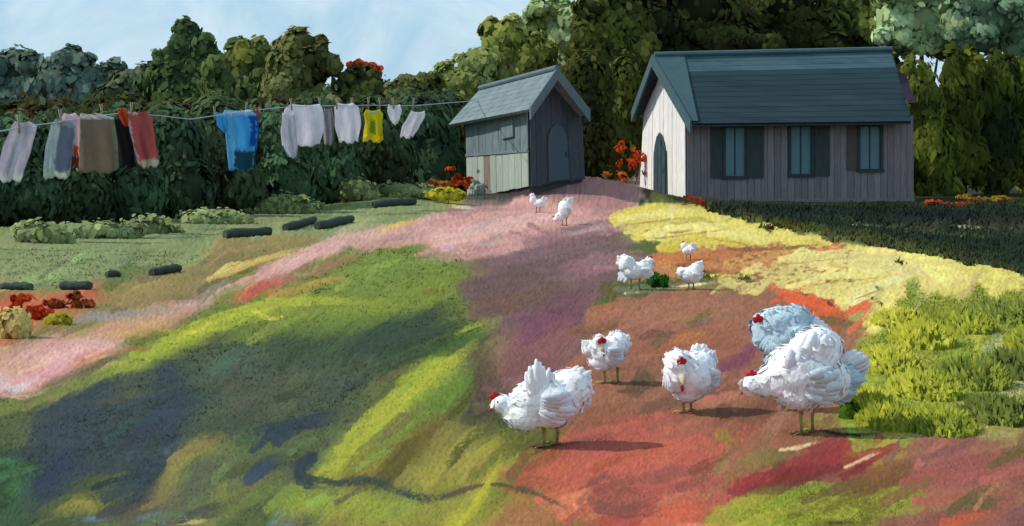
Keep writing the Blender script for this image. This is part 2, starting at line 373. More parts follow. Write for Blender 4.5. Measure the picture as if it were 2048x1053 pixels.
S((162, 166, 46), 26, [(1480, 1030), (1620, 1005), (1840, 1015)], .3)
S((92, 96, 50), 30, [(1940, 1010), (1990, 1000)], .4)
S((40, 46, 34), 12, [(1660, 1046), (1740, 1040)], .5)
S((196, 196, 126), 12, [(1800, 880), (1900, 850)], .6)
S((186, 190, 110), 12, [(1960, 870), (2040, 868)], .6)
S((190, 190, 130), 50, [(1990, 700), (2020, 760), (2030, 820)], .6)
# shade painted as a dark strip right of the barn
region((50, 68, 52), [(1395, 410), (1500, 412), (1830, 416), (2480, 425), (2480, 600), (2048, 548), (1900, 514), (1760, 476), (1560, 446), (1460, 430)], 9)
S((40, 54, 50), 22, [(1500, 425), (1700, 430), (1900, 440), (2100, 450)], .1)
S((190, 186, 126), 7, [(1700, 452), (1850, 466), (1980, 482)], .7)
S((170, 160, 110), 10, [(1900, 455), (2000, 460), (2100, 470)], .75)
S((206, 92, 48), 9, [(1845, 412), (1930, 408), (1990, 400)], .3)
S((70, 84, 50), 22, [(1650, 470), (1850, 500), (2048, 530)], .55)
for k in range(160):     # crumbs of soil scattered in the dry-brushed yellow
    x = rng.uniform(1420, 1700); y = rng.uniform(490, 570)
    S((150, 100, 60), rng.uniform(3, 6), [(x, y), (x+rng.uniform(3, 12), y+rng.uniform(-3, 3))], .2)
for x, y in [(1755, 577), (1748, 600), (1760, 608), (1538, 462), (1660, 610), (250, 866), (1800, 528)]:
    S((34, 30, 28), 7, [(x-4, y-3), (x+6, y+4)], 0)
# drag the wet colours along the strokes, and leave the marks of the bristles
ANG = np.where(XX < 1000, -.42-.5*np.clip((XX-200)/800, 0, 1)*np.clip((YY-600)/300, 0, 1), np.where(YY < 560, np.where(XX < 1300, -.15, .16), -.35))
ANG = np.where((XX > 1680) & (YY > 560) & (YY < 880), -1.2, ANG)+(smooth_noise(BH, BW, 140, 21)-.5)*1.5
dxf, dyf = np.cos(ANG), np.sin(ANG)
wn = np.random.default_rng(5).random((BH, BW)); acc = np.zeros_like(buf); st = np.zeros((BH, BW)); iy, ix = np.mgrid[0:BH, 0:BW]
for k in range(-30, 31, 3):
    jy = np.clip((iy+dyf*k).astype(int), 0, BH-1); jx = np.clip((ix+dxf*k).astype(int), 0, BW-1); acc += buf[jy, jx]
for k in range(-22, 23, 2):
    jy = np.clip((iy+dyf*k).astype(int), 0, BH-1); jx = np.clip((ix+dxf*k).astype(int), 0, BW-1); st += wn[jy, jx]
acc /= 21; st = (st/23-.5)*8
mixw = np.clip(.25+.75*smooth_noise(BH, BW, 60, 23)+.4*(XX < 1000)*(YY > 600)-.45*((XX > 1200) & (YY < 660)), 0, 1.05)[..., None]
buf = (buf*(1-mixw*.8)+acc*mixw*.8)*(1+.11*st)[..., None]; hgt = hgt+st*.8
autostrokes(700, (-400, 400, 2450, 1120), angf, 90, 15, seed=5, jit=.17, hue=.08, dry=.85)
S((54, 66, 74), 30, [(622, 918), (600, 935), (605, 960), (640, 968)], .05)
S((66, 74, 68), 15, [(610, 955), (680, 968), (740, 962), (800, 985), (860, 998), (920, 982)], .8)
S((104, 84, 62), 8, [(900, 990), (980, 970), (1060, 985), (1140, 1020)], .6)
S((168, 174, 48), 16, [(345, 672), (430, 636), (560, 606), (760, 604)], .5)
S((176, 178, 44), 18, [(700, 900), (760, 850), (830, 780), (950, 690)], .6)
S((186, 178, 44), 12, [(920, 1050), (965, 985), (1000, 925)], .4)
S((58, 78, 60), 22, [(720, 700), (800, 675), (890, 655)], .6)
S((226, 196, 150), 7, [(1562, 902), (1600, 896), (1636, 884)], .55)
S((222, 176, 136), 7, [(1692, 935), (1730, 918), (1760, 905)], .6)
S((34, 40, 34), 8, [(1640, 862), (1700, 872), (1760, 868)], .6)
for a_ in [(1240, 440, 1400, 425), (1300, 468, 1460, 452), (1420, 470, 1540, 486), (1560, 520, 1700, 508), (1620, 560, 1780, 545), (1700, 590, 1800, 560)]:
    S((232, 216, 130), 12, [(a_[0], a_[1]), ((a_[0]+a_[2])/2, (a_[1]+a_[3])/2-5), (a_[2], a_[3])], .5, h=2)
    S((176, 150, 72), 4, [(a_[0]+10, a_[1]+10), (a_[2]-10, a_[3]+9)], .5)
# broken colour: a little of the undersurface shows in the hollows
buf *= (1+.22*(smooth_noise(BH, BW, 5, 8)-.5)+.16*(smooth_noise(BH, BW, 2.6, 9)-.5))[..., None]

gray = buf.mean(-1, keepdims=True); buf = np.clip((gray+(buf-gray)*.90)*np.array([.77, .76, .72]), .004, .8); buf = buf**1.08*1.06

# ------------------------------------------------------------------ the ground sheet
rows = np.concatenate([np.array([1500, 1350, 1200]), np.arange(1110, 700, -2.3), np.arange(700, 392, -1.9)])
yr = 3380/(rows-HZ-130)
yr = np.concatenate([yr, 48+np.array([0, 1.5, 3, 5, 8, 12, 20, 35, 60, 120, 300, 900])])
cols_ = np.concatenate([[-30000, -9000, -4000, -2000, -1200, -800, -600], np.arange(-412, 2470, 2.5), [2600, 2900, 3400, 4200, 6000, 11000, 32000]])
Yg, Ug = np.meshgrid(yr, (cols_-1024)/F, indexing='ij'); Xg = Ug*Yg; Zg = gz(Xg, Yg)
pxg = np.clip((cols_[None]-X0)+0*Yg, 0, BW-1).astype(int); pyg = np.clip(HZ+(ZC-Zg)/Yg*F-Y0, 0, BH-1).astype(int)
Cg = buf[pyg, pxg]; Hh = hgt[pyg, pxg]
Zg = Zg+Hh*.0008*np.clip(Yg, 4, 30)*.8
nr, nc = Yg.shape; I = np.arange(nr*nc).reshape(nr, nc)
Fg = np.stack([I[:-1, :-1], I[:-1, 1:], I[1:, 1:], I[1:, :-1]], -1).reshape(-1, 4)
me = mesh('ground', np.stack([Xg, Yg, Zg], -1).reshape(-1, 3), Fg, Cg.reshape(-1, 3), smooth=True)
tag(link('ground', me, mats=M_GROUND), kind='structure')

# ------------------------------------------------------------------ dabs of foliage
def dabs(pts, nrm, size, aspect, up, cols, r, bend=.25):
    """leafy dabs: little bent, ragged five-sided sheets; pts, nrm (n,3)"""
    n = len(pts); N = nrm/np.linalg.norm(nrm, axis=1, keepdims=True)
    U = np.asarray(up, float)+r.normal(0, .35, (n, 3)); U = U-(U*N).sum(1, keepdims=True)*N; U /= np.linalg.norm(U, axis=1, keepdims=True)
    Wd = np.cross(U, N); s = size*r.uniform(.55, 1.35, n); w = s/aspect
    k = 6; ang = np.arange(k)/k*2*np.pi; V = np.zeros((n, k+1, 3))
    V[:, 0] = pts+N*(s*bend*.4)[:, None]
    for j in range(k):
        rr = r.uniform(.6, 1.15, n)
        V[:, j+1] = pts+U*(np.cos(ang[j])*s*rr)[:, None]*.5+Wd*(np.sin(ang[j])*w*rr)[:, None]*.5-N*(s*bend*.2*r.uniform(.2, 1.3, n))[:, None]
    base = np.arange(n)[:, None, None]*(k+1)
    f = np.array([[0, (j+1) % k+1, j+1] for j in range(k)])[None]
    return V.reshape(-1, 3), (base+f).reshape(-1, 3), np.repeat(cols, k+1, axis=0)
def vnoise(p, sc, seed):
    r = np.random.default_rng(seed); k = r.normal(0, sc, (5, 3)); ph = r.uniform(0, 6.3, 5)
    return np.sin(p@k.T+ph).mean(1)
def foliage(lobes, d, pal, n, size, aspect=1.3, up=(0, 0, 1), seed=0, depth=None, core=True, spread=.22, clumps=None, sub=0):
    """lobes in photo pixels (cx, cy, rx, ry[, dd]) at distance d"""
    r = np.random.default_rng(seed+100); VV, FF, CC, NN = [], [], [], []; off = 0
    area = sum(l[2]*l[3] for l in lobes); pal = np.array([lin(c) for c in pal])
    s = d/F
    if sub:
        L2 = []
        for l in lobes:
            L2.append((l[0], l[1], l[2]*.86, l[3]*.86, l[4] if len(l) > 4 else 0))
            for q in range(sub):
                a = r.uniform(0, 2*math.pi); k = r.uniform(.34, .52)
                L2.append((l[0]+math.cos(a)*l[2]*.72, l[1]+math.sin(a)*l[3]*.66, l[2]*k, l[3]*k, (l[4] if len(l) > 4 else 0)-r.uniform(-.3, .8)*l[2]*s*.6))
        lobes = L2; area = sum(l[2]*l[3] for l in lobes)
    for l in lobes:
        cx, cy, rx, ry = l[:4]; dd = d+(l[4] if len(l) > 4 else 0)
        c = np.array(P(cx, cy, dd)); R = np.array([rx*s, min(rx, max(ry, .5*rx))*s*(depth or .8), ry*s])
        if core:
            uu, vv = np.meshgrid(np.linspace(0, 2*np.pi, 17)[:-1], np.linspace(.05, np.pi-.05, 9))
            dirs = np.stack([np.cos(uu)*np.sin(vv), np.sin(uu)*np.sin(vv), np.cos(vv)], -1).reshape(-1, 3)
            v = c+dirs*R*.70*(1+.12*vnoise(dirs, 3, seed+3))[:, None]
            i = np.arange(9*16).reshape(9, 16); i2 = np.roll(i, -1, 1)
            f = np.stack([i[:-1], i[1:], i2[1:], i2[:-1]], -1).reshape(-1, 4)
            f = np.concatenate([f[:, [0, 1, 2]], f[:, [0, 2, 3]]])
            NN.append(dirs); VV.append(v); FF.append(f+off); CC.append(np.tile(pal[-1], (len(v), 1))); off += len(v)
        m = int(1.5*n*(rx*ry)/area)
        nc_ = clumps or max(8, int(m/45))
        cd = r.normal(0, 1, (nc_, 3)); cd /= np.linalg.norm(cd, axis=1, keepdims=True)
        ck = r.integers(0, nc_, m); q = cd[ck]+r.normal(0, .28, (m, 3)); q /= np.linalg.norm(q, axis=1, keepdims=True)
        crad = 1+r.normal(0, .13, nc_)
        rad = crad[ck]*(1+r.normal(0, spread*.45, m)+.22*(r.random(m) < .06)-.10*((q-cd[ck])**2).sum(1)*3)
        p = c+q*R*rad[:, None]*.93
        nv = q/R*R.mean(); nv = nv/np.linalg.norm(nv, axis=1, keepdims=True)+r.normal(0, .17, (m, 3))
        t = vnoise(p, 1.3, seed+9)*1.2+vnoise(p, 3.0, seed+10)*.5+r.normal(0, .10, m)
        kf = np.clip((t+.8)/1.6*(len(pal)-1), 0, len(pal)-1.001); k = kf.astype(int); fr_ = (kf-k)[:, None]
        cc = (pal[k]*(1-fr_)+pal[k+1]*fr_)*(1+r.normal(0, .09, (m, 1)))*(1+r.normal(0, .04, (m, 3)))
        V, Fc, Cc = dabs(p, nv, size*.80*(.6+.7*r.random(m)), aspect, up, np.clip(cc, .003, 1), r)
        VV.append(V); FF.append(Fc+off); CC.append(Cc); off += len(V)
        nm = q/R*R.mean(); nm /= np.linalg.norm(nm, axis=1, keepdims=True); nm = nm*.7+np.array([-.12, -.22, .22])+cd[ck]*.3*0+r.normal(0, .16, (m, 3)); NN.append(np.repeat(nm, 7, 0))
    return np.concatenate(VV), np.concatenate(FF), np.concatenate(CC), np.concatenate(NN)
def tube(pts, rads, seg=8):
    V, Fc = [], []
    pts = [Vector(p) for p in pts]
    for i, p in enumerate(pts):
        t = (pts[min(i+1, len(pts)-1)]-pts[max(i-1, 0)]).normalized()
        a = t.orthogonal().normalized() if abs(t.z) > .9 else t.cross(Vector((0, 0, 1))).normalized(); b = t.cross(a)
        for k in range(seg):
            an = 2*math.pi*k/seg; V.append(p+(a*math.cos(an)+b*math.sin(an))*rads[i])
    for i in range(len(pts)-1):
        for k in range(seg):
            Fc.append((i*seg+k, i*seg+(k+1) % seg, (i+1)*seg+(k+1) % seg, (i+1)*seg+k))
    Fc.append(tuple(range(seg))[::-1]); Fc.append(tuple(range((len(pts)-1)*seg, len(pts)*seg)))
    return V, Fc
def merge(parts):
    V, Fc = [], []
    for v, f in parts:
        o = len(V); V += list(v); Fc += [tuple(i+o for i in q) for q in f]
    return V, Fc
def tree(name, lobes, d, pal, n, size, label, cat='tree', seed=0, group=None, trunk=True, tr=.16, bark=None, **kw):
    cx = sum(l[0]*l[2] for l in lobes)/sum(l[2] for l in lobes)
    b = G(cx, d=d); t = empty(name, b); tag(t, label, cat, group)
    if cat in ('tree', 'thicket'): kw.setdefault('sub', 5)
    pal = [np.minimum(np.array(c)*(1.13 if cat != 'hedge bush' else 1.10), 240) for c in pal] if d > 24 and cat != 'bush' else pal
    V, Fc, Cc, Nn = foliage(lobes, d, pal, n, size, seed=seed, **kw)
    me = mesh('crown', V, Fc, Cc, smooth=True); Nn /= np.linalg.norm(Nn, axis=1, keepdims=True)
    me.normals_split_custom_set_from_vertices(Nn.astype(np.float32))
    c = link('crown' if cat == 'tree' else 'foliage', me, t, M_LEAF)
    if trunk:
        r = random.Random(seed); top = P(lobes[0][0], lobes[0][1], d); h = top.z-b.z
        pts = [b+(top-b)*k+Vector((r.uniform(-.7, .7), r.uniform(-.7, .7), 0))*tr*(0 if k == 0 else 1) for k in (0, .2, .4, .6, .8, 1)]
        pts[0] = b-Vector((0, 0, .3))
        parts = [tube(pts, [tr*1.35, tr, tr*.85, tr*.65, tr*.45, tr*.15])]
        for l in lobes[:6]:
            s = pts[2]+(pts[3]-pts[2])*r.random(); e = P(l[0], l[1], d+(l[4] if len(l) > 4 else 0))
            w_ = tr*1.6; m = (s+e)/2+Vector((r.uniform(-w_, w_), r.uniform(-w_, w_), w_*.6))
            parts.append(tube([s, m, e], [tr*.5, tr*.35, tr*.12], 6))
        V, Fc = merge(parts); link('trunk', mesh('trunk', V, Fc), t, bark or M_BARK)
    return t

DG = [(92, 110, 70), (74, 92, 58), (60, 76, 50)]
OL = [(124, 130, 62), (100, 108, 50), (78, 82, 42)]
DK = [(84, 94, 48), (64, 72, 40), (48, 54, 34)]
GR = [(104, 124, 112), (88, 106, 94), (72, 86, 72)]
SG = [(186, 202, 156), (160, 178, 132), (134, 152, 106)]
SO = [(160, 170, 112), (132, 142, 84), (108, 118, 58)]
HG = [(88, 116, 84), (72, 94, 70), (58, 72, 54)]
BR = [(96, 88, 52), (80, 74, 46), (60, 56, 38)]
tree('tree', [(30, 150, 70, 52), (20, 215, 80, 70)], 62, GR, 2600, .55, 'grey-green far tree at the left edge, behind the lilac-grey towel', seed=1)
tree('tree', [(130, 140, 60, 45), (150, 200, 90, 70), (215, 165, 50, 45)], 61, GR, 3200, .55, 'grey-green far tree with a low bumpy top above the taupe cloth', seed=2)
tree('tree', [(270, 172, 60, 46), (255, 225, 80, 60)], 60, [(96, 108, 84), (80, 92, 66), (66, 76, 56)], 2200, .5, 'lower green-grey tree between the far trees and the tall dark tree', seed=3)
tree('tree', [(365, 84, 40, 40), (340, 118, 34, 46), (345, 180, 62, 70), (412, 122, 46, 50), (400, 200, 90, 70)], 52, DG, 5200, .42, 'tallest dark green tree on the left, with a pointed top against the sky', seed=4)
tree('tree', [(490, 120, 42, 46), (470, 165, 60, 60), (520, 110, 44, 36), (510, 190, 80, 60)], 51, [(126, 128, 60), (92, 106, 62), (74, 90, 56)], 4200, .42, 'dark green tree with a yellowish top, right of the tallest dark tree', seed=5)
tree('tree', [(604, 88, 46, 38), (640, 122, 42, 42), (585, 150, 60, 60), (600, 210, 90, 60)], 50, [(130, 132, 88), (104, 110, 66), (78, 82, 48)], 4600, .42, 'brownish olive tree with a rounded top and rusty leaves, above the white sheet', seed=6)
tree('tree', [(720, 185, 60, 50), (760, 215, 70, 50), (690, 210, 50, 50)], 50, DK, 3000, .4, 'low dark olive tree under the dip of the skyline', seed=7)
tree('tree', [(830, 190, 52, 44), (860, 225, 60, 46), (790, 200, 40, 40)], 49, [(104, 112, 66), (80, 86, 48), (60, 64, 38)], 2800, .4, 'small olive tree left of the shed roof, under the lowest sky', seed=8)
tree('shrub', [(722, 133, 26, 15), (745, 140, 20, 10)], 50.5, [(206, 92, 50), (190, 78, 44), (110, 70, 40)], 320, .22, 'orange-leaved treetop spray poking up above the low dark olive tree', 'tree', seed=9, tr=.05)
tree('tree', [(900, 158, 42, 36), (930, 200, 60, 56), (950, 140, 50, 44)], 53, SO, 3400, .42, 'light olive tree rising behind the shed roof on its left', seed=10)
tree('tree', [(1010, 95, 62, 56), (1000, 150, 80, 60), (1060, 130, 60, 60)], 54, [(152, 158, 92), (122, 130, 66), (100, 106, 48)], 4600, .45, 'yellow-green tree behind the ridge of the shed', seed=11)
tree('tree', [(1090, 52, 78, 50), (1060, 80, 60, 46), (1150, 60, 80, 60), (1130, 130, 80, 60)], 56, SG[:2]+[(120, 130, 72)], 5600, .5, 'pale sage green tree against the sky above the shed', seed=12)
tree('tree', [(1240, 40, 90, 70), (1200, 120, 80, 80), (1270, 150, 70, 80)], 52, OL[1:]+[(66, 70, 36)], 4600, .45, 'dark olive tree between the shed and the barn roof', seed=13)
tree('tree', [(1390, 20, 110, 70), (1340, 70, 80, 60), (1450, 80, 100, 50)], 53, [(78, 84, 44), (60, 64, 38), (46, 50, 32)], 4200, .48, 'very dark tree behind the left end of the barn roof', seed=14)
tree('tree', [(1560, 0, 100, 70), (1530, 70, 90, 50), (1620, 60, 90, 50)], 54, [(92, 98, 52), (66, 70, 38), (48, 52, 32)], 4200, .48, 'dark tree behind the middle of the barn roof', seed=15)
tree('tree', [(1720, 20, 90, 70), (1700, 80, 80, 50), (1770, 90, 60, 60)], 55, [(140, 150, 80), (98, 108, 56), (66, 74, 42)], 4200, .46, 'olive tree behind the right end of the barn roof', seed=16)
tree('tree', [(1850, 45, 80, 56), (1800, 70, 50, 40), (1880, 85, 60, 36), (1830, -30, 90, 60)], 48.5, SG, 4600, .42, 'light sage tree crown over the right corner of the barn roof', seed=17)
tree('tree', [(1980, 40, 90, 60), (1950, 85, 70, 36), (2050, 70, 60, 60), (2000, -40, 100, 60)], 48, [(150, 172, 146), (122, 146, 116), (98, 118, 90)], 4800, .42, 'bluish sage tree crown in the top right corner', seed=18)
VO = [(126, 132, 54), (102, 110, 46), (80, 88, 40)]
for i, (l, pal, lab) in enumerate([
    ([(1830, 200, 46, 90), (1850, 300, 56, 100), (1870, 360, 50, 50)], VO, 'tall olive thicket standing against the right end of the barn'),
    ([(1920, 200, 50, 100), (1920, 310, 50, 90)], [(100, 106, 42), (76, 82, 36), (56, 62, 32)], 'dark olive thicket, second to the right of the barn'),
    ([(1990, 210, 50, 110), (1990, 320, 50, 80)], [(92, 98, 42), (66, 74, 36), (46, 54, 32)], 'darkest thicket near the right edge under the bluish sage tree'),
    ([(2060, 220, 50, 110), (2065, 320, 50, 90)], VO, 'olive thicket cut by the right edge'),
    ([(2150, 220, 70, 130), (2240, 240, 70, 130)], VO, 'broad olive thicket beyond the right edge')]):
    tree('thicket', l, 45+.6*i, pal, 3000, .55, lab, 'thicket', seed=30+i, aspect=2.6, tr=.08)
for i, (l, d, pal, lab) in enumerate([
    ([(1180, 180, 50, 70), (1195, 260, 50, 90), (1170, 330, 40, 50)], 44, OL[1:]+[(52, 56, 32)], 'olive bush pressed against the right side of the shed'),
    ([(1250, 210, 44, 90), (1240, 300, 42, 60), (1275, 250, 30, 80)], 46.5, OL, 'green-gold bush filling the gap left of the white gable')]):
    tree('bush', l, d, pal, 2200, .38, lab, 'bush', seed=40+i, aspect=1.8, tr=.06)
# the dark hedge behind the washing line, each bush its own
hedge = [(-170, 25), (-70, 25), (30, 25.2), (130, 25.6), (235, 26.8), (340, 28.8), (440, 30.8), (545, 32.6), (640, 34.6), (735, 37), (830, 39.4), (885, 43)]
hl = ['dark hedge bush off the left edge', 'dark hedge bush cut by the left edge', 'dark hedge bush behind the lilac-grey towel', 'dark hedge bush behind the two-tone grey cloth',
      'dark hedge bush behind the taupe and black cloths', 'dark hedge bush just right of the salmon towel', 'dark hedge bush behind the blue shirt',
      'dark hedge bush in the gap right of the blue shirt', 'dark hedge bush behind the white sheet', 'dark hedge bush behind the yellow shirt',
      'dark hedge bush behind the slanted white rag', 'dark hedge bush touching the left wall of the shed']
for i, (px, d) in enumerate(hedge):
    by = HZ+(ZC-float(gz((px-1024)/F*d, d)))/d*F
    top = 235-i*3+random.uniform(-12, 12); mid = (top+by)/2
    pal = HG if i % 3 else [(82, 102, 68), (68, 84, 60), (58, 66, 48)]
    tree('hedge_bush', [(px, mid-15, 74, (by-top)/2*.85), (px+28, by-60, 62, 62, -.3), (px-30, by-56, 60, 60, -.2)], d+.9, pal, 3000, .34*d/30, hl[i], 'hedge bush', seed=50+i, group='dark hedge bushes behind the washing line', aspect=2.2, tr=.05)
for i, px in enumerate([-60, 80, 210, 330, 450, 570, 690, 810, 900]):
    lab = ['brown-olive tall bush off the left edge', 'brown-olive tall bush behind the hedge, above the grey cloth', 'brown-olive tall bush above the taupe cloth', 'brown-olive tall bush above the salmon towel',
           'brown-olive tall bush above the blue shirt', 'brown-olive tall bush left above the white sheet', 'brown-olive tall bush above the second white sheet', 'brown-olive tall bush above the slanted white rag', 'brown-olive tall bush touching the shed roof'][i]
    tree('tall_bush', [(px, 245, 80, 50), (px+30, 300, 80, 70)], 41.5+i*.2, BR if i % 2 else DK, 1500, .4, lab, 'bush', seed=70+i, aspect=1.6, tr=.06)

# low bushes, orange and yellow clumps
def low(px, py, rx, ry, pal, n, size, label, name='low_bush', cat='bush', seed=0, aspect=1.4, up=(0, 0, 1), group=None, d=None, core=True):
    b = G(px, py, d); d = b.y
    lobes = [(px, py-ry*.55, rx, ry), (px+rx*.4, py-ry*.35, rx*.6, ry*.7)]
    if not core:   # broken sprays at different heights instead of one ball
        q = random.Random(seed); lobes = [(px+q.uniform(-1, 1)*rx, py-ry*q.uniform(0, 1.5), rx*q.uniform(.2, .5), ry*q.uniform(.15, .42)) for _ in range(8)]; n = int(n*.62); size *= .8
    return tree(name, lobes, d, pal, n, size, label, cat, seed=seed, trunk=True, core=core, tr=.012, aspect=aspect, up=up, group=group, depth=.6)
ORG = [(232, 104, 50), (214, 84, 40), (150, 80, 44)]
YL = [(220, 208, 70), (196, 186, 58), (150, 148, 52)]
SB = [(168, 180, 128), (152, 164, 114), (134, 146, 98)]
low(902, 372, 44, 24, ORG, 420, .20, 'bright orange bush at the left foot of the shed', seed=90, d=36.2, core=False)
low(866, 384, 26, 14, [(196, 110, 66), (160, 110, 60), (120, 100, 56)], 220, .18, 'small rust-brown clump left of the bright orange bush', seed=91, d=35.5, core=False)
low(892, 396, 40, 13, YL, 320, .18, 'lemon yellow clump on the ground left of the shed', seed=92, d=34.5)
low(1262, 352, 30, 46, ORG, 380, .17, 'tall orange bush against the left of the white gable', seed=93, d=42.6, core=False)
low(1215, 368, 44, 14, [(206, 120, 60), (150, 120, 56), (90, 92, 46)], 380, .17, 'flat orange-brown clump between shed and barn', seed=94, d=41.5, core=False)
low(1388, 412, 22, 12, ORG, 160, .14, 'small orange clump at the front corner of the barn', seed=95, core=False)
low(1880, 418, 40, 10, ORG, 260, .17, 'orange clump on the dark strip right of the barn', seed=96, core=False)
low(1960, 414, 50, 16, [(216, 120, 56), (180, 140, 54), (130, 120, 50)], 340, .18, 'orange and gold clump near the right edge', seed=97, core=False)
low(1847, 330, 6, 18, ORG, 60, .10, 'thin upright orange spray beside the right barn corner', seed=98, core=False)
low(40, 640, 54, 30, [(216, 84, 48), (196, 72, 44), (140, 70, 44)], 700, .09, 'red-orange clump at the left edge beyond the path', seed=99, core=False)
low(140, 618, 44, 18, [(190, 84, 54), (150, 82, 50), (120, 90, 56)], 420, .09, 'rust red clump right of the red-orange one at the left edge', seed=100, core=False)
low(26, 676, 34, 40, [(226, 210, 140), (214, 192, 118), (190, 160, 90)], 520, .08, 'round cream yellow clump at the left edge', seed=101)
low(112, 650, 30, 13, YL, 260, .07, 'small mustard clump above the pink path on the left', seed=102)
low(82, 486, 60, 26, SB, 520, .17, 'sage bush at the left end of the sage bank', seed=103)
low(290, 468, 64, 22, SB, 520, .17, 'sage bush on the bank below the salmon towel', seed=104)
low(560, 428, 84, 26, SB, 700, .17, 'broad sage bush below the gap beside the blue shirt', seed=105)
low(420, 448, 80, 18, SB, 560, .17, 'flat sage bush below the blue shirt', seed=106)
low(712, 402, 46, 32, SB, 460, .17, 'rounded sage bush below the yellow shirt', seed=107)
low(806, 394, 66, 20, SB, 520, .17, 'flat sage bush between the rounded sage bush and the shed', seed=108)
low(185, 476, 84, 22, SB, 620, .17, 'long sage bush below the taupe cloth', seed=109)
low(1318, 576, 22, 20, [(56, 118, 46), (44, 96, 40), (34, 70, 36)], 260, .09, 'small deep green tuft between the middle white hens', seed=110, aspect=2.4)
low(1698, 838, 24, 28, [(112, 140, 36), (92, 120, 34), (70, 92, 32)], 300, .05, 'small green bush right of the big white hen', seed=111)

# lime tall grass on the right: clumps of blades
LM = [(204, 200, 70), (184, 184, 56), (160, 164, 50), (132, 140, 46)]
def grass_clump(px, py, rx, hpx, label, n=900, pal=LM, seed=0, lean=0., bl=10):
    b = G(px, py); d = b.y; s = d/F; r = np.random.default_rng(seed)
    t = empty('grass_clump', b); tag(t, label, 'grass clump')
    q = r.normal(0, 1, (n, 2)); q *= (r.random(n)**.5/np.linalg.norm(q, axis=1))[:, None]
    x = b.x+q[:, 0]*rx*s*1.12; y = b.y+q[:, 1]*rx*s*1.5; z = gz(x, y)-.02
    L = hpx*.50*s*r.uniform(.3, 1.15, n)*(1-.6*(q**2).sum(1)); w = bl*s*r.uniform(.5, 1.3, n)
    dx = (q[:, 0]*.35+lean+r.normal(0, .12, n))*L; dy = r.normal(0, .2, n)*L
    yaw = r.normal(0, .7, n); wx, wy = np.cos(yaw)*w, np.sin(yaw)*w
    V = np.zeros((n, 7, 3))
    for k, (f, ww) in enumerate([(0, .7), (.35, 1), (.7, .8)]):
        cx = x+dx*f**1.7; cy = y+dy*f**1.7; cz = z+L*f
        V[:, 2*k] = np.stack([cx-wx*ww/2, cy-wy*ww/2, cz], -1); V[:, 2*k+1] = np.stack([cx+wx*ww/2, cy+wy*ww/2, cz], -1)
    V[:, 6] = np.stack([x+dx, y+dy, z+L], -1)
    f = np.array([[0, 1, 3], [0, 3, 2], [2, 3, 5], [2, 5, 4], [4, 5, 6]])
    Fc = (np.arange(n)[:, None, None]*7+f[None]).reshape(-1, 3)
    pal = np.array([lin(c) for c in pal]); tt = vnoise(np.stack([x, y, z], -1), 3, seed+5)+r.normal(0, .3, n)
    k = np.clip(((tt+.8)/1.6*len(pal)).astype(int), 0, len(pal)-1)
    c = pal[k]*(1+r.normal(0, .1, (n, 1)))
    mb = mesh('blades', V.reshape(-1, 3), Fc, np.repeat(c, 7, axis=0), smooth=True); bn = np.repeat(np.array([[-.25, -.45, .8]])+r.normal(0, .16, (n, 3)), 7, 0); bn /= np.linalg.norm(bn, axis=1, keepdims=True)
    mb.normals_split_custom_set_from_vertices(bn.astype(np.float32)); o = link('blades', mb, t, M_BLADE); o['kind'] = 'stuff'
    return t
gl = [(1745, 815, 45, 90, 'bright grass clump nearest the tail of the largest hen'), (1800, 650, 46, 80, 'yellowish grass clump highest on the left, on the yellow ground'), (2010, 640, 60, 100, 'lime grass clump at the right edge under the dark strip'), (1920, 660, 55, 100, 'lime grass clump behind, left of the right edge'),
      (1845, 690, 52, 110, 'tall lime grass clump at the tip of the yellow ground'), (2030, 750, 60, 120, 'dull green grass clump in the middle of the right edge'),
      (1940, 770, 60, 130, 'dense olive lime grass clump in the middle of the grass patch'), (1850, 790, 60, 120, 'lime grass clump in front of the tall clump'),
      (1775, 740, 50, 110, 'bright lime grass clump right of the big white hen'), (1780, 850, 55, 100, 'low lime grass clump in front, right of the big white hen'),
      (1880, 860, 60, 110, 'low grass clump at the front edge of the grass patch'), (1990, 840, 55, 120, 'pale grass clump at the front of the right edge'),
      (2100, 700, 70, 120, 'lime grass clump beyond the right edge'), (2120, 830, 70, 120, 'second lime grass clump beyond the right edge')]
PALS = [LM, [(176, 180, 60), (152, 160, 52), (124, 136, 46)], [(206, 204, 84), (186, 186, 62), (164, 168, 54)], [(138, 148, 62), (112, 124, 54), (96, 108, 48)], [(120, 134, 56), (98, 114, 48), (142, 150, 54)]]
for i, g in enumerate(gl): grass_clump(*g, seed=200+i, n=1500, bl=11, pal=PALS[[2, 2, 3, 1, 2, 3, 4, 1, 2, 0, 1, 3, 1, 3][i]])

# ------------------------------------------------------------------ the barn and the shed
M_WHITEW = material('white_weathered_boards', (238, 238, 236), var=.2, scale=5, stretch=(5, 5, .5), bump=.5, rnd=.05, col2=(206, 204, 206))
M_SHADE_MAUVEW = material('shade_mauve_boards', (146, 136, 138), var=.45, scale=4, stretch=(5, 5, .5), bump=.6, rnd=.16, col2=(110, 106, 108))  # the long side's purple-grey shade is mixed into this board colour
M_TEALR = material('teal_roof', (40, 62, 70), var=.5, scale=1.6, stretch=(.25, 2, 2), bump=.5, rnd=.14, col2=(26, 42, 50), rough=.7)
M_TEALE = material('teal_roof_edge', (70, 96, 102), var=.25, scale=3, bump=.4, col2=(60, 84, 92))
M_DARK = material('dark_interior', (66, 66, 70), var=.2, scale=3, bump=0)
M_SHUT = material('dark_green_shutter', (68, 78, 78), var=.4, scale=4, stretch=(4, 4, .6), bump=.4)
M_PANE = material('teal_pane', (92, 128, 138), var=.5, scale=3, stretch=(1, 1, .6), bump=.1, rough=.4, spec=.4, col2=(82, 116, 130))
M_FRAME = material('dark_frame', (58, 70, 74), var=.3, scale=5, bump=.3)
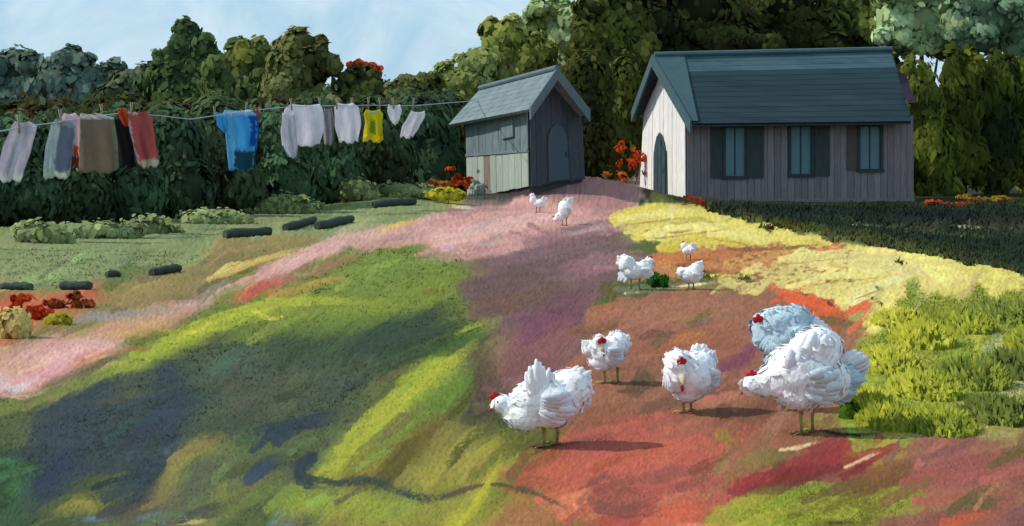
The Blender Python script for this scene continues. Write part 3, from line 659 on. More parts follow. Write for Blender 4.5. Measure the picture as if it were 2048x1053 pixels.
M_SHW = material('shed_pale_boards', (176, 188, 180), var=.3, scale=5, stretch=(5, 5, .5), bump=.6, rnd=.08, col2=(148, 158, 150))
M_SHB = material('shed_bluegrey_boards', (126, 142, 146), var=.3, scale=5, stretch=(5, 5, .5), bump=.5, rnd=.08, col2=(84, 98, 104))
M_RUST = material('rusty_board', (150, 130, 118), var=.35, scale=5, stretch=(5, 5, .5), bump=.6, col2=(120, 100, 88))
M_SHD = material('shed_dark_boards', (74, 82, 92), var=.3, scale=5, stretch=(5, 5, .5), bump=.5, rnd=.10, col2=(56, 62, 72))
M_SHR = material('shed_slate_roof', (118, 132, 138), var=.3, scale=2, stretch=(.5, 2, 2), bump=.6, rnd=.07, col2=(92, 106, 110), rough=.7)
M_SHDOOR = material('shed_door_boards', (72, 90, 100), var=.3, scale=4, stretch=(4, 4, .6), bump=.4, col2=(66, 80, 90))
def prism(A, B, C, D, n, th):
    """slab: front quad A B C D (outside), pushed inwards by th along -n"""
    o = -n*th; V = [A, B, C, D, A+o, B+o, C+o, D+o]
    return V, [(0, 1, 2, 3), (7, 6, 5, 4), (0, 4, 5, 1), (1, 5, 6, 2), (2, 6, 7, 3), (3, 7, 4, 0)]
def piece(name, V, Fc, parent, m, smooth=False):
    me = mesh(name, V, Fc, smooth=smooth); bm = bmesh.new(); bm.from_mesh(me); bmesh.ops.recalc_face_normals(bm, faces=bm.faces); bm.to_mesh(me); bm.free()
    return link(name, me, parent, m)
def boards(parent, B0, B1, T0, T1, n, count, mat, name='board', holes=(), topf=None, th=.035, gap=.055, r=None, matf=None):
    """upright boards from the base line B0-B1 to the top line T0-T1 (or topf(u))"""
    r = r or random.Random(3)
    for i in range(count):
        u0 = (i+gap*.5)/count; u1 = (i+1-gap*.5)/count; uc = (u0+u1)/2
        out = n*(r.uniform(0, .012)+.05)
        spans = [(0, 1)]
        for (h0, h1, v0, v1) in holes:
            if h0 < uc < h1:
                ns = []
                for a, b in spans:
                    if a < v0: ns.append((a, min(b, v0)))
                    if b > v1: ns.append((max(a, v1), b))
                spans = ns
        for a, b in spans:
            if b-a < .02: continue
            def pt(u, v):
                bb = B0.lerp(B1, u); tp = topf(u) if topf else T0.lerp(T1, u); return bb.lerp(tp, v)+out
            lo = -r.uniform(0, .02) if a == 0 else a
            V, Fc = prism(pt(u0, lo), pt(u1, lo), pt(u1, b), pt(u0, b), n, th)
            piece(name, V, Fc, parent, matf(i, a) if matf else mat)
# ---- barn
bA, bB, bC = P(1281, 404, 43.0), P(1374, 411, 40), P(1826, 414, 40.5)
bD = bA+(bC-bB); tB, tC, tA = P(1373, 232, 40), P(1826, 232, 40.5), P(1290, 228, 43.0); tD = tA+(tC-tB)
apex = P(1327, 142, 41.5); apexR = apex+(tC-tB)
barn = empty('barn', (bA+bC)/2); tag(barn, 'long barn with shade-coloured mauve front, teal roof, white board gable and narrow dark arched door', 'barn')
nG = (bA-bB).cross(Vector((0, 0, 1))).normalized(); nG = nG if nG.x < 0 else -nG
nL = (bC-bB).cross(Vector((0, 0, 1))).normalized(); nL = nL if nL.y < 0 else -nL
V = [bA, bB, bC, bD, tA, tB, tC, tD, apex, apexR]; V = [v.copy() for v in V]
ctr = sum(V, Vector())/10
V = [ctr+(v-ctr)*.992 for v in V]
for i in range(4): V[i].z -= .5
piece('wall', V, [(0, 1, 5, 8, 4), (1, 2, 6, 5), (2, 3, 7, 9, 6), (3, 0, 4, 7), (4, 8, 9, 7), (5, 6, 9, 8)], barn, M_DARK)
def gtop(u):   # u=0 at the back left corner, 1 at the front corner
    return tA.lerp(apex, u/.5) if u < .5 else apex.lerp(tB, (u-.5)/.5)
dh = (.36, .66, 0.06, .62)
boards(barn, bA, bB, tA, tB, nG, 11, M_WHITEW, topf=gtop, holes=[], r=random.Random(5))
# arched door on the gable
def gp(u, z, off=.10):
    p = bA.lerp(bB, u); return Vector((p.x, p.y, p.z+z))+nG*off
dz0, dz1 = .22, 1.55
arc = [(.34, dz0), (.64, dz0), (.62, dz1), (.585, dz1+.36), (.53, dz1+.62), (.47, dz1+.72), (.41, dz1+.58), (.37, dz1+.3), (.345, dz1)]
def slab(poly, f0, f1):
    n = len(poly); V = [gp(u, z, f1) for u, z in poly]+[gp(u, z, f0) for u, z in poly]
    return V, [tuple(range(n)), tuple(range(2*n-1, n-1, -1))]+[(i, i+n, (i+1) % n+n, (i+1) % n) for i in range(n)]
M_DOOR = material('dark_teal_door', (62, 84, 94), var=.4, scale=5, stretch=(4, 4, .6), bump=.6, col2=(44, 56, 64))
dr = piece('door', *slab(arc, .04, .085), barn, M_DOOR)
for k in range(3):
    piece('door_board', *slab([(.36+.09*k, dz0+.05), (.435+.09*k, dz0+.05), (.435+.09*k, dz1+(.2, .5, .15)[k]), (.36+.09*k, dz1+(.1, .5, .3)[k])], .08, .105+.008*k), dr, M_DOOR)
piece('handle', *slab([(.57, 1.0), (.60, 1.0), (.60, 1.14), (.57, 1.14)], .1, .14), dr, M_FRAME)
# long wall with windows
Lx = (bC-bB).length
def wu(px): return (px-1374)/(1826-1374)
wins = [(1447, 1492, 252, 352), (1578, 1624, 250, 348), (1716, 1762, 250, 338)]
holes = [(wu(a), wu(b), 1-(d-235)/176, 1-(c-235)/176) for a, b, c, d in wins]
boards(barn, bB, bC, tB, tC, nL, 34, M_SHADE_MAUVEW, holes=holes, r=random.Random(9))
def lp(px, py, off): return bB.lerp(bC, wu(px))*0+P(px, py, 40+.5*wu(px))+nL*off
def lbox(name, x0, x1, y0, y1, f0, f1, parent, m):
    A, B, C, D = lp(x0, y1, f1), lp(x1, y1, f1), lp(x1, y0, f1), lp(x0, y0, f1)
    return piece(name, *prism(A, B, C, D, nL, f1-f0), parent, m)
for i, (a, b, c, d) in enumerate(wins):
    w = lbox('window', a, b, c, d, -.01, .012, barn, M_PANE)
    lbox('frame', a-3, a+3, c-2, d+3, .012, .085, w, M_FRAME); lbox('frame', b-3, b+3, c-2, d+3, .012, .085, w, M_FRAME)
    lbox('frame', a+3, b-3, c-2, c+4, .012, .08, w, M_FRAME); lbox('sill', a-4, b+4, d, d+6, .012, .12, w, M_FRAME)
    m_ = (a+b)/2; lbox('glazing_bar', m_-1, m_+1, c+4, d, .012, .04, w, M_FRAME)
    if i < 2: lbox('shutter', b+5, b+34, c, d+4, .065, .1, barn, M_SHUT)
    else: lbox('shutter', a-24, a-5, c, d+2, .065, .1, barn, material('brown_shutter', (96, 84, 80), var=.3, scale=4, bump=.4))
lbox('shutter', 1420, 1443, 254, 356, .065, .1, barn, M_SHUT)
lbox('base_board', 1376, 1828, 398, 414, .066, .10, barn, M_SHADE_MAUVEW)
# roof
def roof(parent, R0, R1, E0, E1, courses, mat, name='roof_course', th=.07, r=None, pale=None):
    n = (R1-R0).cross(E0-R0).normalized(); n = n if n.z > 0 else -n; r = r or random.Random(2)
    for i in range(courses):
        a, b = i/courses, (i+1)/courses+.02
        L0 = R0.lerp(E0, a); L1 = R1.lerp(E1, a); K0 = R0.lerp(E0, b); K1 = R1.lerp(E1, b)
        l0, l1 = r.uniform(-.012, .012), r.uniform(-.03, .03); ax = (R1-R0).normalized()
        V, Fc = prism(K0+n*(.010)+ax*l0, K1+n*(.010)+ax*l1, L1+n*.004+ax*l1, L0+n*.004+ax*l0, n, th)
        piece(name, V, Fc, parent, pale if pale and i < 3 else mat)
R0, R1 = P(1309, 113, 41.1), P(1783, 102, 41.9); E0, E1 = P(1386, 245, 39.4), P(1822, 243, 39.9); K0 = P(1268, 226, 43.0); K1 = K0+(R1-R0)
E1 = P(1822, 240, 39.9)
roof(barn, R0, R1, E0, E1, 13, M_TEALR, r=random.Random(4), pale=material('teal_roof_weathered', (74, 102, 110), var=.35, scale=1.6, stretch=(.4, 2, 2), bump=.5, rnd=.10, col2=(50, 76, 86)))
roof(barn, R0, R1, K0, K1, 8, M_TEALR, r=random.Random(6))
def barge(parent, a, b, w, th, dirn, m, name='barge_board', dz=.0):
    """board along a-b, hanging down by w, thickness th along dirn"""
    dn = Vector((0, 0, -w)); o = dirn*th; up = Vector((0, 0, dz))
    V = [a+up, b+up, b+dn, a+dn]; V = V+[v+o for v in V]
    piece(name, V, [(0, 1, 2, 3), (7, 6, 5, 4), (0, 4, 5, 1), (1, 5, 6, 2), (2, 6, 7, 3), (3, 7, 4, 0)], parent, m)
ax = (R1-R0).normalized()
barge(barn, R0-ax*.03, E0-ax*.03, .34, .06, -ax, M_TEALE, dz=.06); barge(barn, R0-ax*.035, K0-ax*.035, .30, .06, -ax, M_TEALE, dz=.06)
# the broad flashing strip along the gable edge of the roof
nf = (R1-R0).cross(E0-R0).normalized(); nf = nf if nf.z > 0 else -nf
piece('verge_strip', *prism(E0+nf*.075, E0+ax*.14+nf*.075, R0+ax*.95+nf*.045, R0+nf*.045, nf, .03), barn, M_TEALE)
V, Fc = tube([R0+Vector((0, 0, .05)), R1+Vector((0, 0, .05))], [.09, .09], 8); piece('ridge_cap', V, Fc, barn, M_TEALE)
piece('eave_board', *prism(E0+Vector((0, .02, -.14)), E1+Vector((0, .02, -.14)), E1+Vector((0, .02, -.01)), E0+Vector((0, .02, -.01)), Vector((0, -1, 0)), .03), barn, M_FRAME)
# lean-to hood beyond the right end of the roof
h0, h1, h2, h3 = P(1786, 138, 41.6), P(1812, 150, 41.6), P(1832, 206, 40.3), P(1818, 206, 40.1)
M_PLUM = material('plum_dark_board', (56, 44, 60), var=.3, scale=4, bump=.3)
piece('gable_hood', *prism(h3, h2, h1, h0, Vector((0, -.8, .6)), .08), barn, M_PLUM)
# ---- shed
w0, w1, w2 = P(937, 396, 38.8), P(1060, 372, 36), P(1168, 356, 37.4)
s0, s1, s2 = P(934, 245, 38.8), P(1057, 213, 36), P(1160, 218, 37.4); sap = P(1109, 158, 36.75)
w3 = w0+(w2-w1); s3 = s0+(s2-s1); sapb = sap+(s0-s1)
shed = empty('shed', (w0+w2)/2); tag(shed, 'small leaning shed with slate grey roof, pale side boards and dark open gable', 'shed')
nS = (w0-w1).cross(Vector((0, 0, 1))).normalized(); nS = nS if nS.x < 0 else -nS
nE = (w2-w1).cross(Vector((0, 0, 1))).normalized(); nE = nE if nE.y < 0 else -nE
V = [v.copy() for v in (w0, w1, w2, w3, s0, s1, s2, s3, sap, sapb)]; ctr = sum(V, Vector())/10; V = [ctr+(v-ctr)*.985 for v in V]
for i in range(4): V[i].z -= .5
piece('wall', V, [(0, 1, 5, 4), (1, 2, 6, 8, 5), (2, 3, 7, 6), (3, 0, 4, 9, 7), (5, 8, 9, 4), (6, 7, 9, 8)], shed, M_DARK)
mid0, mid1 = w0.lerp(s0, .56), w1.lerp(s1, .44)
boards(shed, w0, w1, mid0, mid1, nS, 10, M_SHW, r=random.Random(11), matf=lambda i, a: M_RUST if i in (3,) else M_SHW)
boards(shed, mid0, mid1, s0, s1, nS, 9, M_SHB, name='upper_board', r=random.Random(12))
piece('wall_rail', *prism(mid0+nS*.085+Vector((0, 0, -.03)), mid1+nS*.085+Vector((0, 0, -.03)), mid1+nS*.085+Vector((0, 0, .04)), mid0+nS*.085+Vector((0, 0, .04)), nS, .03), shed, M_SHB)
def sp(u, v, off): return w0.lerp(w1, u).lerp(s0.lerp(s1, u), v)+nS*off
piece('hatch', *prism(sp(.62, .66, .11), sp(.80, .66, .11), sp(.80, .87, .11), sp(.62, .87, .11), nS, .05), shed, M_SHB)
def stop(u): return s1.lerp(sap, u/.5) if u < .5 else sap.lerp(s2, (u-.5)/.5)
boards(shed, w1, w2, s1, s2, nE, 10, M_SHD, topf=stop, r=random.Random(13))
def ep(u, v, off): return w1.lerp(w2, u).lerp(s1.lerp(s2, u), v)+nE*off
dpoly = [(.30, .02), (.68, .02), (.66, .62), (.58, .74), (.47, .78), (.37, .72), (.31, .6)]
n_ = len(dpoly); V = [ep(u, v, .105) for u, v in dpoly]+[ep(u, v, .06) for u, v in dpoly]
door = piece('door', V, [tuple(range(n_)), tuple(range(2*n_-1, n_-1, -1))]+[(i, i+n_, (i+1) % n_+n_, (i+1) % n_) for i in range(n_)], shed, M_SHDOOR)
piece('handle', *prism(ep(.62, .34, .14), ep(.65, .34, .14), ep(.65, .4, .14), ep(.62, .4, .14), nE, .04), door, M_FRAME)
r0, r1 = P(1112, 140, 36.0), P(960, 180, 39.3); e0, e1 = P(1058, 218, 35.4), P(898, 249, 38.9); k0 = P(1177, 224, 37.0); k1 = k0+(r1-r0)
roof(shed, r0, r1, e0, e1, 7, M_SHR, th=.10, r=random.Random(14)); roof(shed, r0, r1, k0, k1, 6, M_SHR, th=.10, r=random.Random(15))
ax2 = (r0-r1).normalized()
M_SHE = material('shed_roof_edge', (100, 116, 126), var=.3, scale=3, bump=.5)
barge(shed, r0+ax2*.02, e0+ax2*.02, .30, .07, ax2, M_SHE, dz=.05); barge(shed, r0+ax2*.025, k0+ax2*.025, .30, .07, ax2, M_SHE, dz=.05)
V, Fc = tube([r0+Vector((0, 0, .05))+ax2*.05, r1+Vector((0, 0, .05))], [.08, .08], 8); piece('ridge_cap', V, Fc, shed, M_SHE)

# ------------------------------------------------------------------ the washing line
lpts = [(-140, 268, 18.6), (0, 263, 20), (60, 252, 20.7), (110, 246, 21.3), (180, 234, 22.4), (250, 226, 23.6), (320, 232, 25), (380, 239, 26.3), (430, 232, 27.6), (500, 222, 29.7), (580, 214, 30.6), (660, 212, 31.6), (740, 211, 32.5), (830, 212, 33.6), (900, 206, 34.6), (985, 200, 40.9)]
def line_at(px):
    for i in range(len(lpts)-1):
        a, b = lpts[i], lpts[i+1]
        if a[0] <= px <= b[0]:
            t = (px-a[0])/(b[0]-a[0]); return a[1]+(b[1]-a[1])*t, a[2]+(b[2]-a[2])*t
M_LINE = material('pale_rope', (176, 190, 196), var=.3, scale=20, bump=.2)
lv = []
for i in range(len(lpts)-1):
    for t in (0, .5): lv.append(P(*[lpts[i][k]+(lpts[i+1][k]-lpts[i][k])*t for k in range(3)]))
lv.append(P(*lpts[-1]))
V, Fc = tube(lv, [.011]*len(lv), 6)
tag(link('washing_line', mesh('washing_line', V, Fc, smooth=True), mats=M_LINE), 'pale washing line sagging between the hung clothes', 'washing line')
M_POST = material('grey_post', (120, 112, 100), var=.4, scale=4, stretch=(4, 4, .6), bump=.6)
for (px, py, d), lab in (((-140, 262, 18.6), 'weathered line post off the left edge'), ((985, 194, 40.9), 'weathered line post hidden behind the shed')):
    g = G(px, d=d); t_ = P(px, py, d)
    V, Fc = tube([g-Vector((0, 0, .3)), g.lerp(t_, .5), t_+Vector((0, 0, .05))], [.06, .055, .05], 8)
    tag(link('line_post', mesh('line_post', V, Fc), mats=M_POST), lab, 'post')
def cloth(name, outline, col, label, cat, d=None, col2=None, patch=None, seed=0, fold=.035, parts=None, parent_obj=None, vary=.25, dd=0, fr=7):
    """outline: list of rows top to bottom (py, left px, right px)"""
    px0 = (outline[0][1]+outline[0][2])/2; ly, ld = line_at(px0); d0 = (d or ld)+dd
    r = random.Random(seed); nx, ny = 18, 24; V, Fc, Cc = [], [], []
    ys = [o[0] for o in outline]; c1 = lin(col); c2 = lin(col2) if col2 else c1*.8
    ph = r.uniform(0, 6)
    for j in range(ny+1):
        v = j/ny; py = ys[0]+(ys[-1]-ys[0])*v
        k = 0
        while k < len(ys)-2 and py > ys[k+1]: k += 1
        t = (py-ys[k])/(ys[k+1]-ys[k]); t = t*t*(3-2*t)*.5+t*.5
        a = outline[k][1]+(outline[k+1][1]-outline[k][1])*t; b = outline[k][2]+(outline[k+1][2]-outline[k][2])*t
        for i in range(nx+1):
            u = i/nx; px = a+(b-a)*u+math.sin(v*7+i)*.5
            sag = math.sin(u*math.pi)*3*(1-v) if v < .1 else 0
            hem = (math.sin(u*9+ph)*2.5+math.sin(u*21+ph*2)*1.6)*v**3
            dep = (math.sin(u*fr+ph+v*1.3)*fold+math.sin(u*fr*2.3+ph*2-v*2)*fold*.5)*(.3+v*.9)+math.sin(v*5+u*3)*.015
            V.append(P(px, py+sag+hem, d0+dep+.25*(u-.5)*(1 if b-a > 40 else .4)))
            w = .5+.5*math.sin(u*fr*1.5+ph*3+math.sin(v*3+ph)*1.2)+r.uniform(-.25, .25); w = min(1, max(0, w))
            c = c1*(1-w*.5)+c2*w*.5
            if patch:
                for (u0, u1, v0, v1, pc) in patch:
                    if u0+r.uniform(-.04, .04) <= u <= u1+r.uniform(-.04, .04) and v0+r.uniform(-.03, .03) <= v <= v1+r.uniform(-.03, .03): c = lin(pc)*(1-.15*r.random())
            Cc.append(c)
    for j in range(ny):
        for i in range(nx):
            q = j*(nx+1)+i; Fc.append((q, q+nx+1, q+nx+2, q+1))
    me = mesh(name, V, Fc, np.array(Cc), smooth=True)
    me = thick(me, .012)
    t = empty(name, P(px0, ly, d0)) if parent_obj is None else parent_obj
    link('fabric', me, t, M_CLOTH)
    if parent_obj is None: tag(t, label, cat)
    return t
M_CLOTH = material('cloth', attr=True, var=.18, scale=5, stretch=(3, 3, .8), bump=.3, rough=.9, spec=.1, trans=.48)
LC = [
 ('towel', [(243, 30, 58), (252, 22, 74), (300, 4, 62), (350, -6, 46), (364, -2, 40)], (214, 208, 220), 'lilac-grey towel at the left edge, slanting down to the left', 'towel', (160, 156, 172), [(0, 1, .88, 1, (226, 228, 226)), (.45, .6, .2, 1, (222, 220, 230))]),
 ('grey_cloth', [(238, 112, 138), (252, 100, 150), (300, 90, 146), (350, 86, 140), (357, 90, 136)], (158, 168, 186), 'two-tone blue-grey cloth with a pale left half, second on the line', 'cloth', (196, 206, 210), [(0, .4, .1, 1, (204, 212, 216)), (.4, 1, .12, .9, (134, 142, 166)), (0, 1, .9, 1, (214, 222, 212))]),
 ('pink_shirt', [(226, 128, 150), (236, 122, 160), (290, 134, 158), (336, 138, 158)], (232, 208, 214), 'pale pink shirt with an orange patch, squeezed beside the taupe cloth', 'shirt', (216, 186, 194), [(.0, .9, .6, .78, (222, 92, 52)), (.2, 1, .78, 1, (130, 60, 44))]),
 ('taupe_cloth', [(226, 162, 190), (236, 158, 228), (300, 152, 236), (340, 152, 238), (346, 160, 230)], (158, 140, 124), 'wide taupe brown cloth with a whitish top hem', 'cloth', (136, 118, 104), [(0, 1, 0, .10, (222, 216, 212)), (0, .06, .2, 1, (206, 204, 196)), (.93, 1, .2, 1, (150, 160, 140))]),
 ('black_cloth', [(236, 226, 250), (260, 230, 258), (300, 234, 268), (334, 240, 270)], (46, 44, 46), 'black cloth hanging between the taupe and the salmon cloths', 'cloth', (34, 34, 36), None),
 ('orange_rag', [(216, 238, 250), (226, 234, 254), (246, 244, 258), (252, 248, 256)], (216, 98, 54), 'small orange rag pegged left of the salmon towel', 'rag', (170, 70, 40), None),
 ('salmon_towel', [(222, 256, 292), (236, 254, 304), (280, 262, 310), (326, 274, 318), (336, 280, 312)], (196, 110, 108), 'salmon red towel with frayed white lower hem', 'towel', (170, 92, 92), [(0, 1, .86, 1, (206, 204, 190)), (0, .1, .1, .9, (206, 190, 204)), (.1, .4, 0, .06, (230, 228, 226))]),
 ('white_sheet', [(208, 582, 640), (220, 568, 646), (260, 562, 648), (292, 564, 640)], (244, 240, 248), 'widest white sheet on the line, left of the other whites', 'sheet', (224, 220, 230), None),
 ('white_sheet', [(216, 648, 664), (240, 646, 668), (286, 648, 668), (290, 650, 664)], (176, 174, 184), 'narrow thin grey-white cloth between the two white sheets', 'cloth', (96, 96, 100), None),
 ('white_sheet', [(206, 676, 706), (216, 668, 718), (250, 670, 722), (286, 678, 716)], (244, 240, 248), 'second white sheet, just left of the yellow shirt', 'sheet', (228, 222, 232), None),
 ('white_cloth', [(209, 776, 800), (222, 774, 803), (238, 780, 800), (249, 786, 794)], (242, 238, 246), 'small white cloth right of the yellow shirt', 'cloth', (222, 218, 228), None),
 ('white_rag', [(222, 822, 850), (232, 816, 850), (256, 804, 838), (276, 800, 826)], (240, 238, 244), 'slanted white rag, last on the line before the shed', 'rag', (216, 214, 222), None),
]
roots = []
for i, (nm, ol, c, lab, cat, c2, pt) in enumerate(LC):
    roots.append(cloth(nm, ol, c, lab, cat, col2=c2, patch=pt, seed=i, dd={2: .15, 4: .2, 5: -.1}.get(i, 0)))
# hanging tail of the first white sheet
cloth('x', [(226, 564, 590), (262, 562, 592), (296, 568, 596), (316, 580, 592)], (232, 230, 238), '', '', seed=33, parent_obj=roots[7], d=30.7, col2=(170, 168, 180))
# the blue shirt: body, sleeves and lighter tail
bs = cloth('blue_shirt', [(219, 450, 500), (230, 444, 512), (262, 450, 514), (300, 454, 510), (342, 458, 506)], (104, 196, 240), 'bright blue shirt with short sleeves and a long tail', 'shirt', col2=(66, 156, 220), seed=41, patch=[(0, 1, .0, .07, (196, 222, 236)), (.12, .3, .1, .95, (130, 206, 238)), (.25, 1, .68, 1, (46, 96, 120)), (.8, 1, .1, .6, (40, 100, 190))])
cloth('x', [(224, 430, 452), (250, 434, 456), (264, 444, 456)], (96, 188, 236), '', '', seed=42, parent_obj=bs, d=28.6, col2=(70, 170, 220))
cloth('x', [(226, 502, 514), (256, 502, 517), (298, 506, 514)], (48, 110, 190), '', '', seed=43, parent_obj=bs, d=29.6, col2=(60, 140, 210))
cloth('red_rag', [(214, 504, 514), (228, 504, 518), (244, 510, 518)], (190, 70, 56), 'tiny red rag at the right shoulder of the blue shirt', 'rag', seed=44, col2=(206, 170, 140))
ys = cloth('yellow_shirt', [(219, 732, 760), (228, 727, 766), (246, 730, 764), (284, 725, 767)], (226, 214, 50), 'yellow shirt with a green smudge on its front', 'shirt', seed=45, col2=(206, 196, 40), patch=[(.3, .6, .35, .75, (150, 170, 50)), (.1, .9, 0, .12, (214, 222, 150))])
# pegs
M_PEG = material('peg_wood', (164, 150, 130), var=.3, scale=30, bump=.2)
pegs = [(430, 'left sleeve of the blue shirt'), (492, 'right shoulder of the blue shirt'), (584, 'left end of the widest white sheet'), (641, 'right end of the widest white sheet'), (674, 'left end of the second white sheet'),
        (702, 'right end of the second white sheet'), (737, 'left shoulder of the yellow shirt'), (760, 'right shoulder of the yellow shirt'), (826, 'slanted white rag'), (788, 'small white cloth beside the yellow shirt'), (262, 'salmon towel'), (40, 'lilac-grey towel'), (124, 'two-tone grey cloth'), (206, 'taupe cloth')]
def peg_half(s, d, p, tilt):
    # one leg of a clothes peg, slightly splayed
    A = p+Vector((s*.010, -.02, -.09)); B = p+Vector((s*.006+tilt*.5, -.02, .06)); C = p+Vector((s*.020+tilt, -.02, .20))
    return tube([A, B, C], [.011, .013, .009], 6)
for px, w in pegs:
    y, d = line_at(px); p = P(px, y, d); t = empty('clothes_peg', p); tag(t, 'wooden clothes peg on the '+w, 'clothes peg', 'pegs along the washing line')
    ti = random.uniform(-.04, .03)
    for s in (-1, 1):
        V, Fc = peg_half(s, d, p, ti); link('prong', mesh('prong', V, Fc, smooth=True), t, M_PEG)

# ------------------------------------------------------------------ dark logs on the bank
M_LOG = material('dark_mossy_log', (66, 80, 72), var=.4, scale=8, stretch=(.5, 3, 3), bump=.8, col2=(46, 58, 52))
M_LOGE = material('log_end', (86, 92, 80), var=.4, scale=14, bump=.5)
logs = [(450, 540, 470, 464, 20, 'dark log below the blue shirt, longest on the sage bank'), (571, 628, 456, 440, 18, 'dark log tilted up to the right, left of a pair'),
        (635, 703, 453, 439, 19, 'dark log tilted up to the right, right of a pair'), (747, 830, 411, 404, 17, 'dark log highest up the bank, nearest the shed'),
        (3, 62, 574, 574, 17, 'dark log at the left edge above the red-orange clump'), (122, 181, 574, 574, 19, 'dark log second from the left edge'),
        (214, 237, 551, 549, 16, 'short round dark stump between two logs'), (304, 358, 546, 537, 18, 'dark log where the sage bank meets the brown ground')]
for x0, x1, y0, y1, h, lab in logs:
    a = G(x0, y0+h*.35); dd = a.y; s = dd/F; r_ = h*s*.5
    b = Vector(((x1-1024)/F*dd, dd, 0)); b.z = ZC-(y1+h*.35-HZ)/F*dd
    g1 = G(x1, y1+h*.35); 
    if abs(g1.y-a.y) < 9: b = g1
    t = empty('log', (a+b)/2); tag(t, lab, 'log')
    rr = random.Random(x0); pts = []; rad = []
    for k in range(9):
        f = k/8; p = a.lerp(b, f); p.z = float(gz(p.x, p.y))+r_*.8+rr.uniform(-.01, .01); pts.append(p+Vector((0, rr.uniform(-.02, .02), 0)))
        rad.append(r_*(1+rr.uniform(-.08, .08))*(.86 if k in (0, 8) else 1)*(dd/27)**0)
    V, Fc = tube(pts, rad, 12); link('bark', mesh('bark', V, Fc, smooth=True), t, M_LOG)
    for p, q in ((pts[0], pts[1]), (pts[-1], pts[-2])):
        u = (p-q).normalized(); V, Fc = tube([p-u*.002, p+u*.008], [rad[0]*.8]*2, 12); link('end_face', mesh('end_face', V, Fc), t, M_LOGE)

# ------------------------------------------------------------------ dark tufts over the painted shade right of the barn, and short turf tufts
def tufts(name, boxes, n, hpx, pal=None, seed=0, wpx=4):
    r = np.random.default_rng(seed); pts = []; cl = []
    while len(pts) < n:
        b = boxes[r.integers(len(boxes))]; px = r.uniform(b[0], b[2]); py = r.uniform(b[1], b[3])
        y = 3380/max(py-HZ-130, 70); x = (px-1024)/F*y
        c = buf[int(np.clip(py-Y0, 0, BH-1)), int(np.clip(px-X0, 0, BW-1))]
        if len(b) > 4 and not b[4](px, py, c): continue
        pts.append((x, y, float(gz(x, y)))); cl.append(c)
    p = np.array(pts); c = np.array(cl)*(1+r.normal(.04, .13, (n, 1)))
    s = p[:, 1]/F; nb = 5; P_ = np.repeat(p, nb, 0); s = np.repeat(s, nb); m = len(P_)
    P_ = P_+np.stack([r.normal(0, 5, m)*s, r.normal(0, 8, m)*s, 0*s], -1); P_[:, 2] = gz(P_[:, 0], P_[:, 1])-.003
    h = hpx*s*r.uniform(.4, 1.2, m); w = wpx*s*r.uniform(.6, 1.3, m); lx = r.normal(.15, .5, m)*h; ly = r.normal(0, .5, m)*h
    V = np.stack([P_-np.stack([w/2, 0*w, 0*w], -1), P_+np.stack([w/2, 0*w, 0*w], -1), P_+np.stack([lx, ly, h], -1)], 1)
    me = mesh(name, V.reshape(-1, 3), np.arange(3*m).reshape(-1, 3), np.repeat(np.clip(np.repeat(c, nb, 0), .004, 1), 3, 0), smooth=True)
    tn = np.repeat(np.array([[0, -.12, 1]])+r.normal(0, .12, (m, 3)), 3, 0); tn /= np.linalg.norm(tn, axis=1, keepdims=True)
    me.normals_split_custom_set_from_vertices(tn.astype(np.float32))
    return tag(link(name, me, mats=M_BLADE), kind='stuff')
green = lambda px, py, c: c[1] > c[0]*.92 and c[0] < .45
o = tufts('turf', [(-100, 500, 1060, 1060, green), (1400, 960, 2048, 1060, green), (1650, 560, 2100, 900, green)], 16000, 5, seed=3, wpx=2.6)
tag(o, 'short turf tufts on the green ground', 'turf')
o = tufts('shade_tufts', [(1400, 412, 2100, 560, lambda px, py, c: c.sum() < .25)], 5000, 12, seed=4, wpx=5)  # added tufts that carry the dark colour of the painted shade
tag(o, 'dark tufts standing in for shade in front and right of the barn', 'ground cover')

# ------------------------------------------------------------------ hens
M_WHITE = material('white_plumage', attr=True, var=.10, scale=18, stretch=(1, 1, 1), bump=.3, rough=.9, spec=.1, bscale=30)
M_RED = material('red_comb', (196, 32, 40), var=.3, scale=40, bump=.3, rough=.6)
M_BEAK = material('beak_horn', (206, 186, 150), var=.3, scale=40, bump=.1)
M_EYE = material('eye_black', (22, 18, 18), bump=0, rough=.2, spec=.5)
M_LEG = material('hen_leg', (176, 158, 92), var=.35, scale=40, bump=.4, col2=(120, 108, 66))
def ico(c, R, rot=0., sub=3):
    bm = bmesh.new(); bmesh.ops.create_icosphere(bm, subdivisions=sub, radius=1)
    ca, sa = math.cos(rot), math.sin(rot)
    V = []
    for v in bm.verts:
        x, y, z = v.co.x*R[0], v.co.y*R[1], v.co.z*R[2]
        V.append(Vector((c.x+x*ca-z*sa, c.y+y, c.z+x*sa+z*ca)))
    Fc = [tuple(w.index for w in f.verts) for f in bm.faces]; bm.free(); return V, Fc
dg = None
def remeshed(name, blobs, vox):
    V, Fc = merge(blobs); o = bpy.data.objects.new('tmp', mesh('tmp', V, Fc)); COL.objects.link(o)
    m = o.modifiers.new('r', 'REMESH'); m.mode = 'VOXEL'; m.voxel_size = vox; m.use_smooth_shade = True
    s = o.modifiers.new('s', 'SMOOTH'); s.iterations = 3; s.factor = .6
    dp = bpy.context.evaluated_depsgraph_get(); me = bpy.data.meshes.new_from_object(o.evaluated_get(dp)); me.name = name
    bpy.data.objects.remove(o); return me
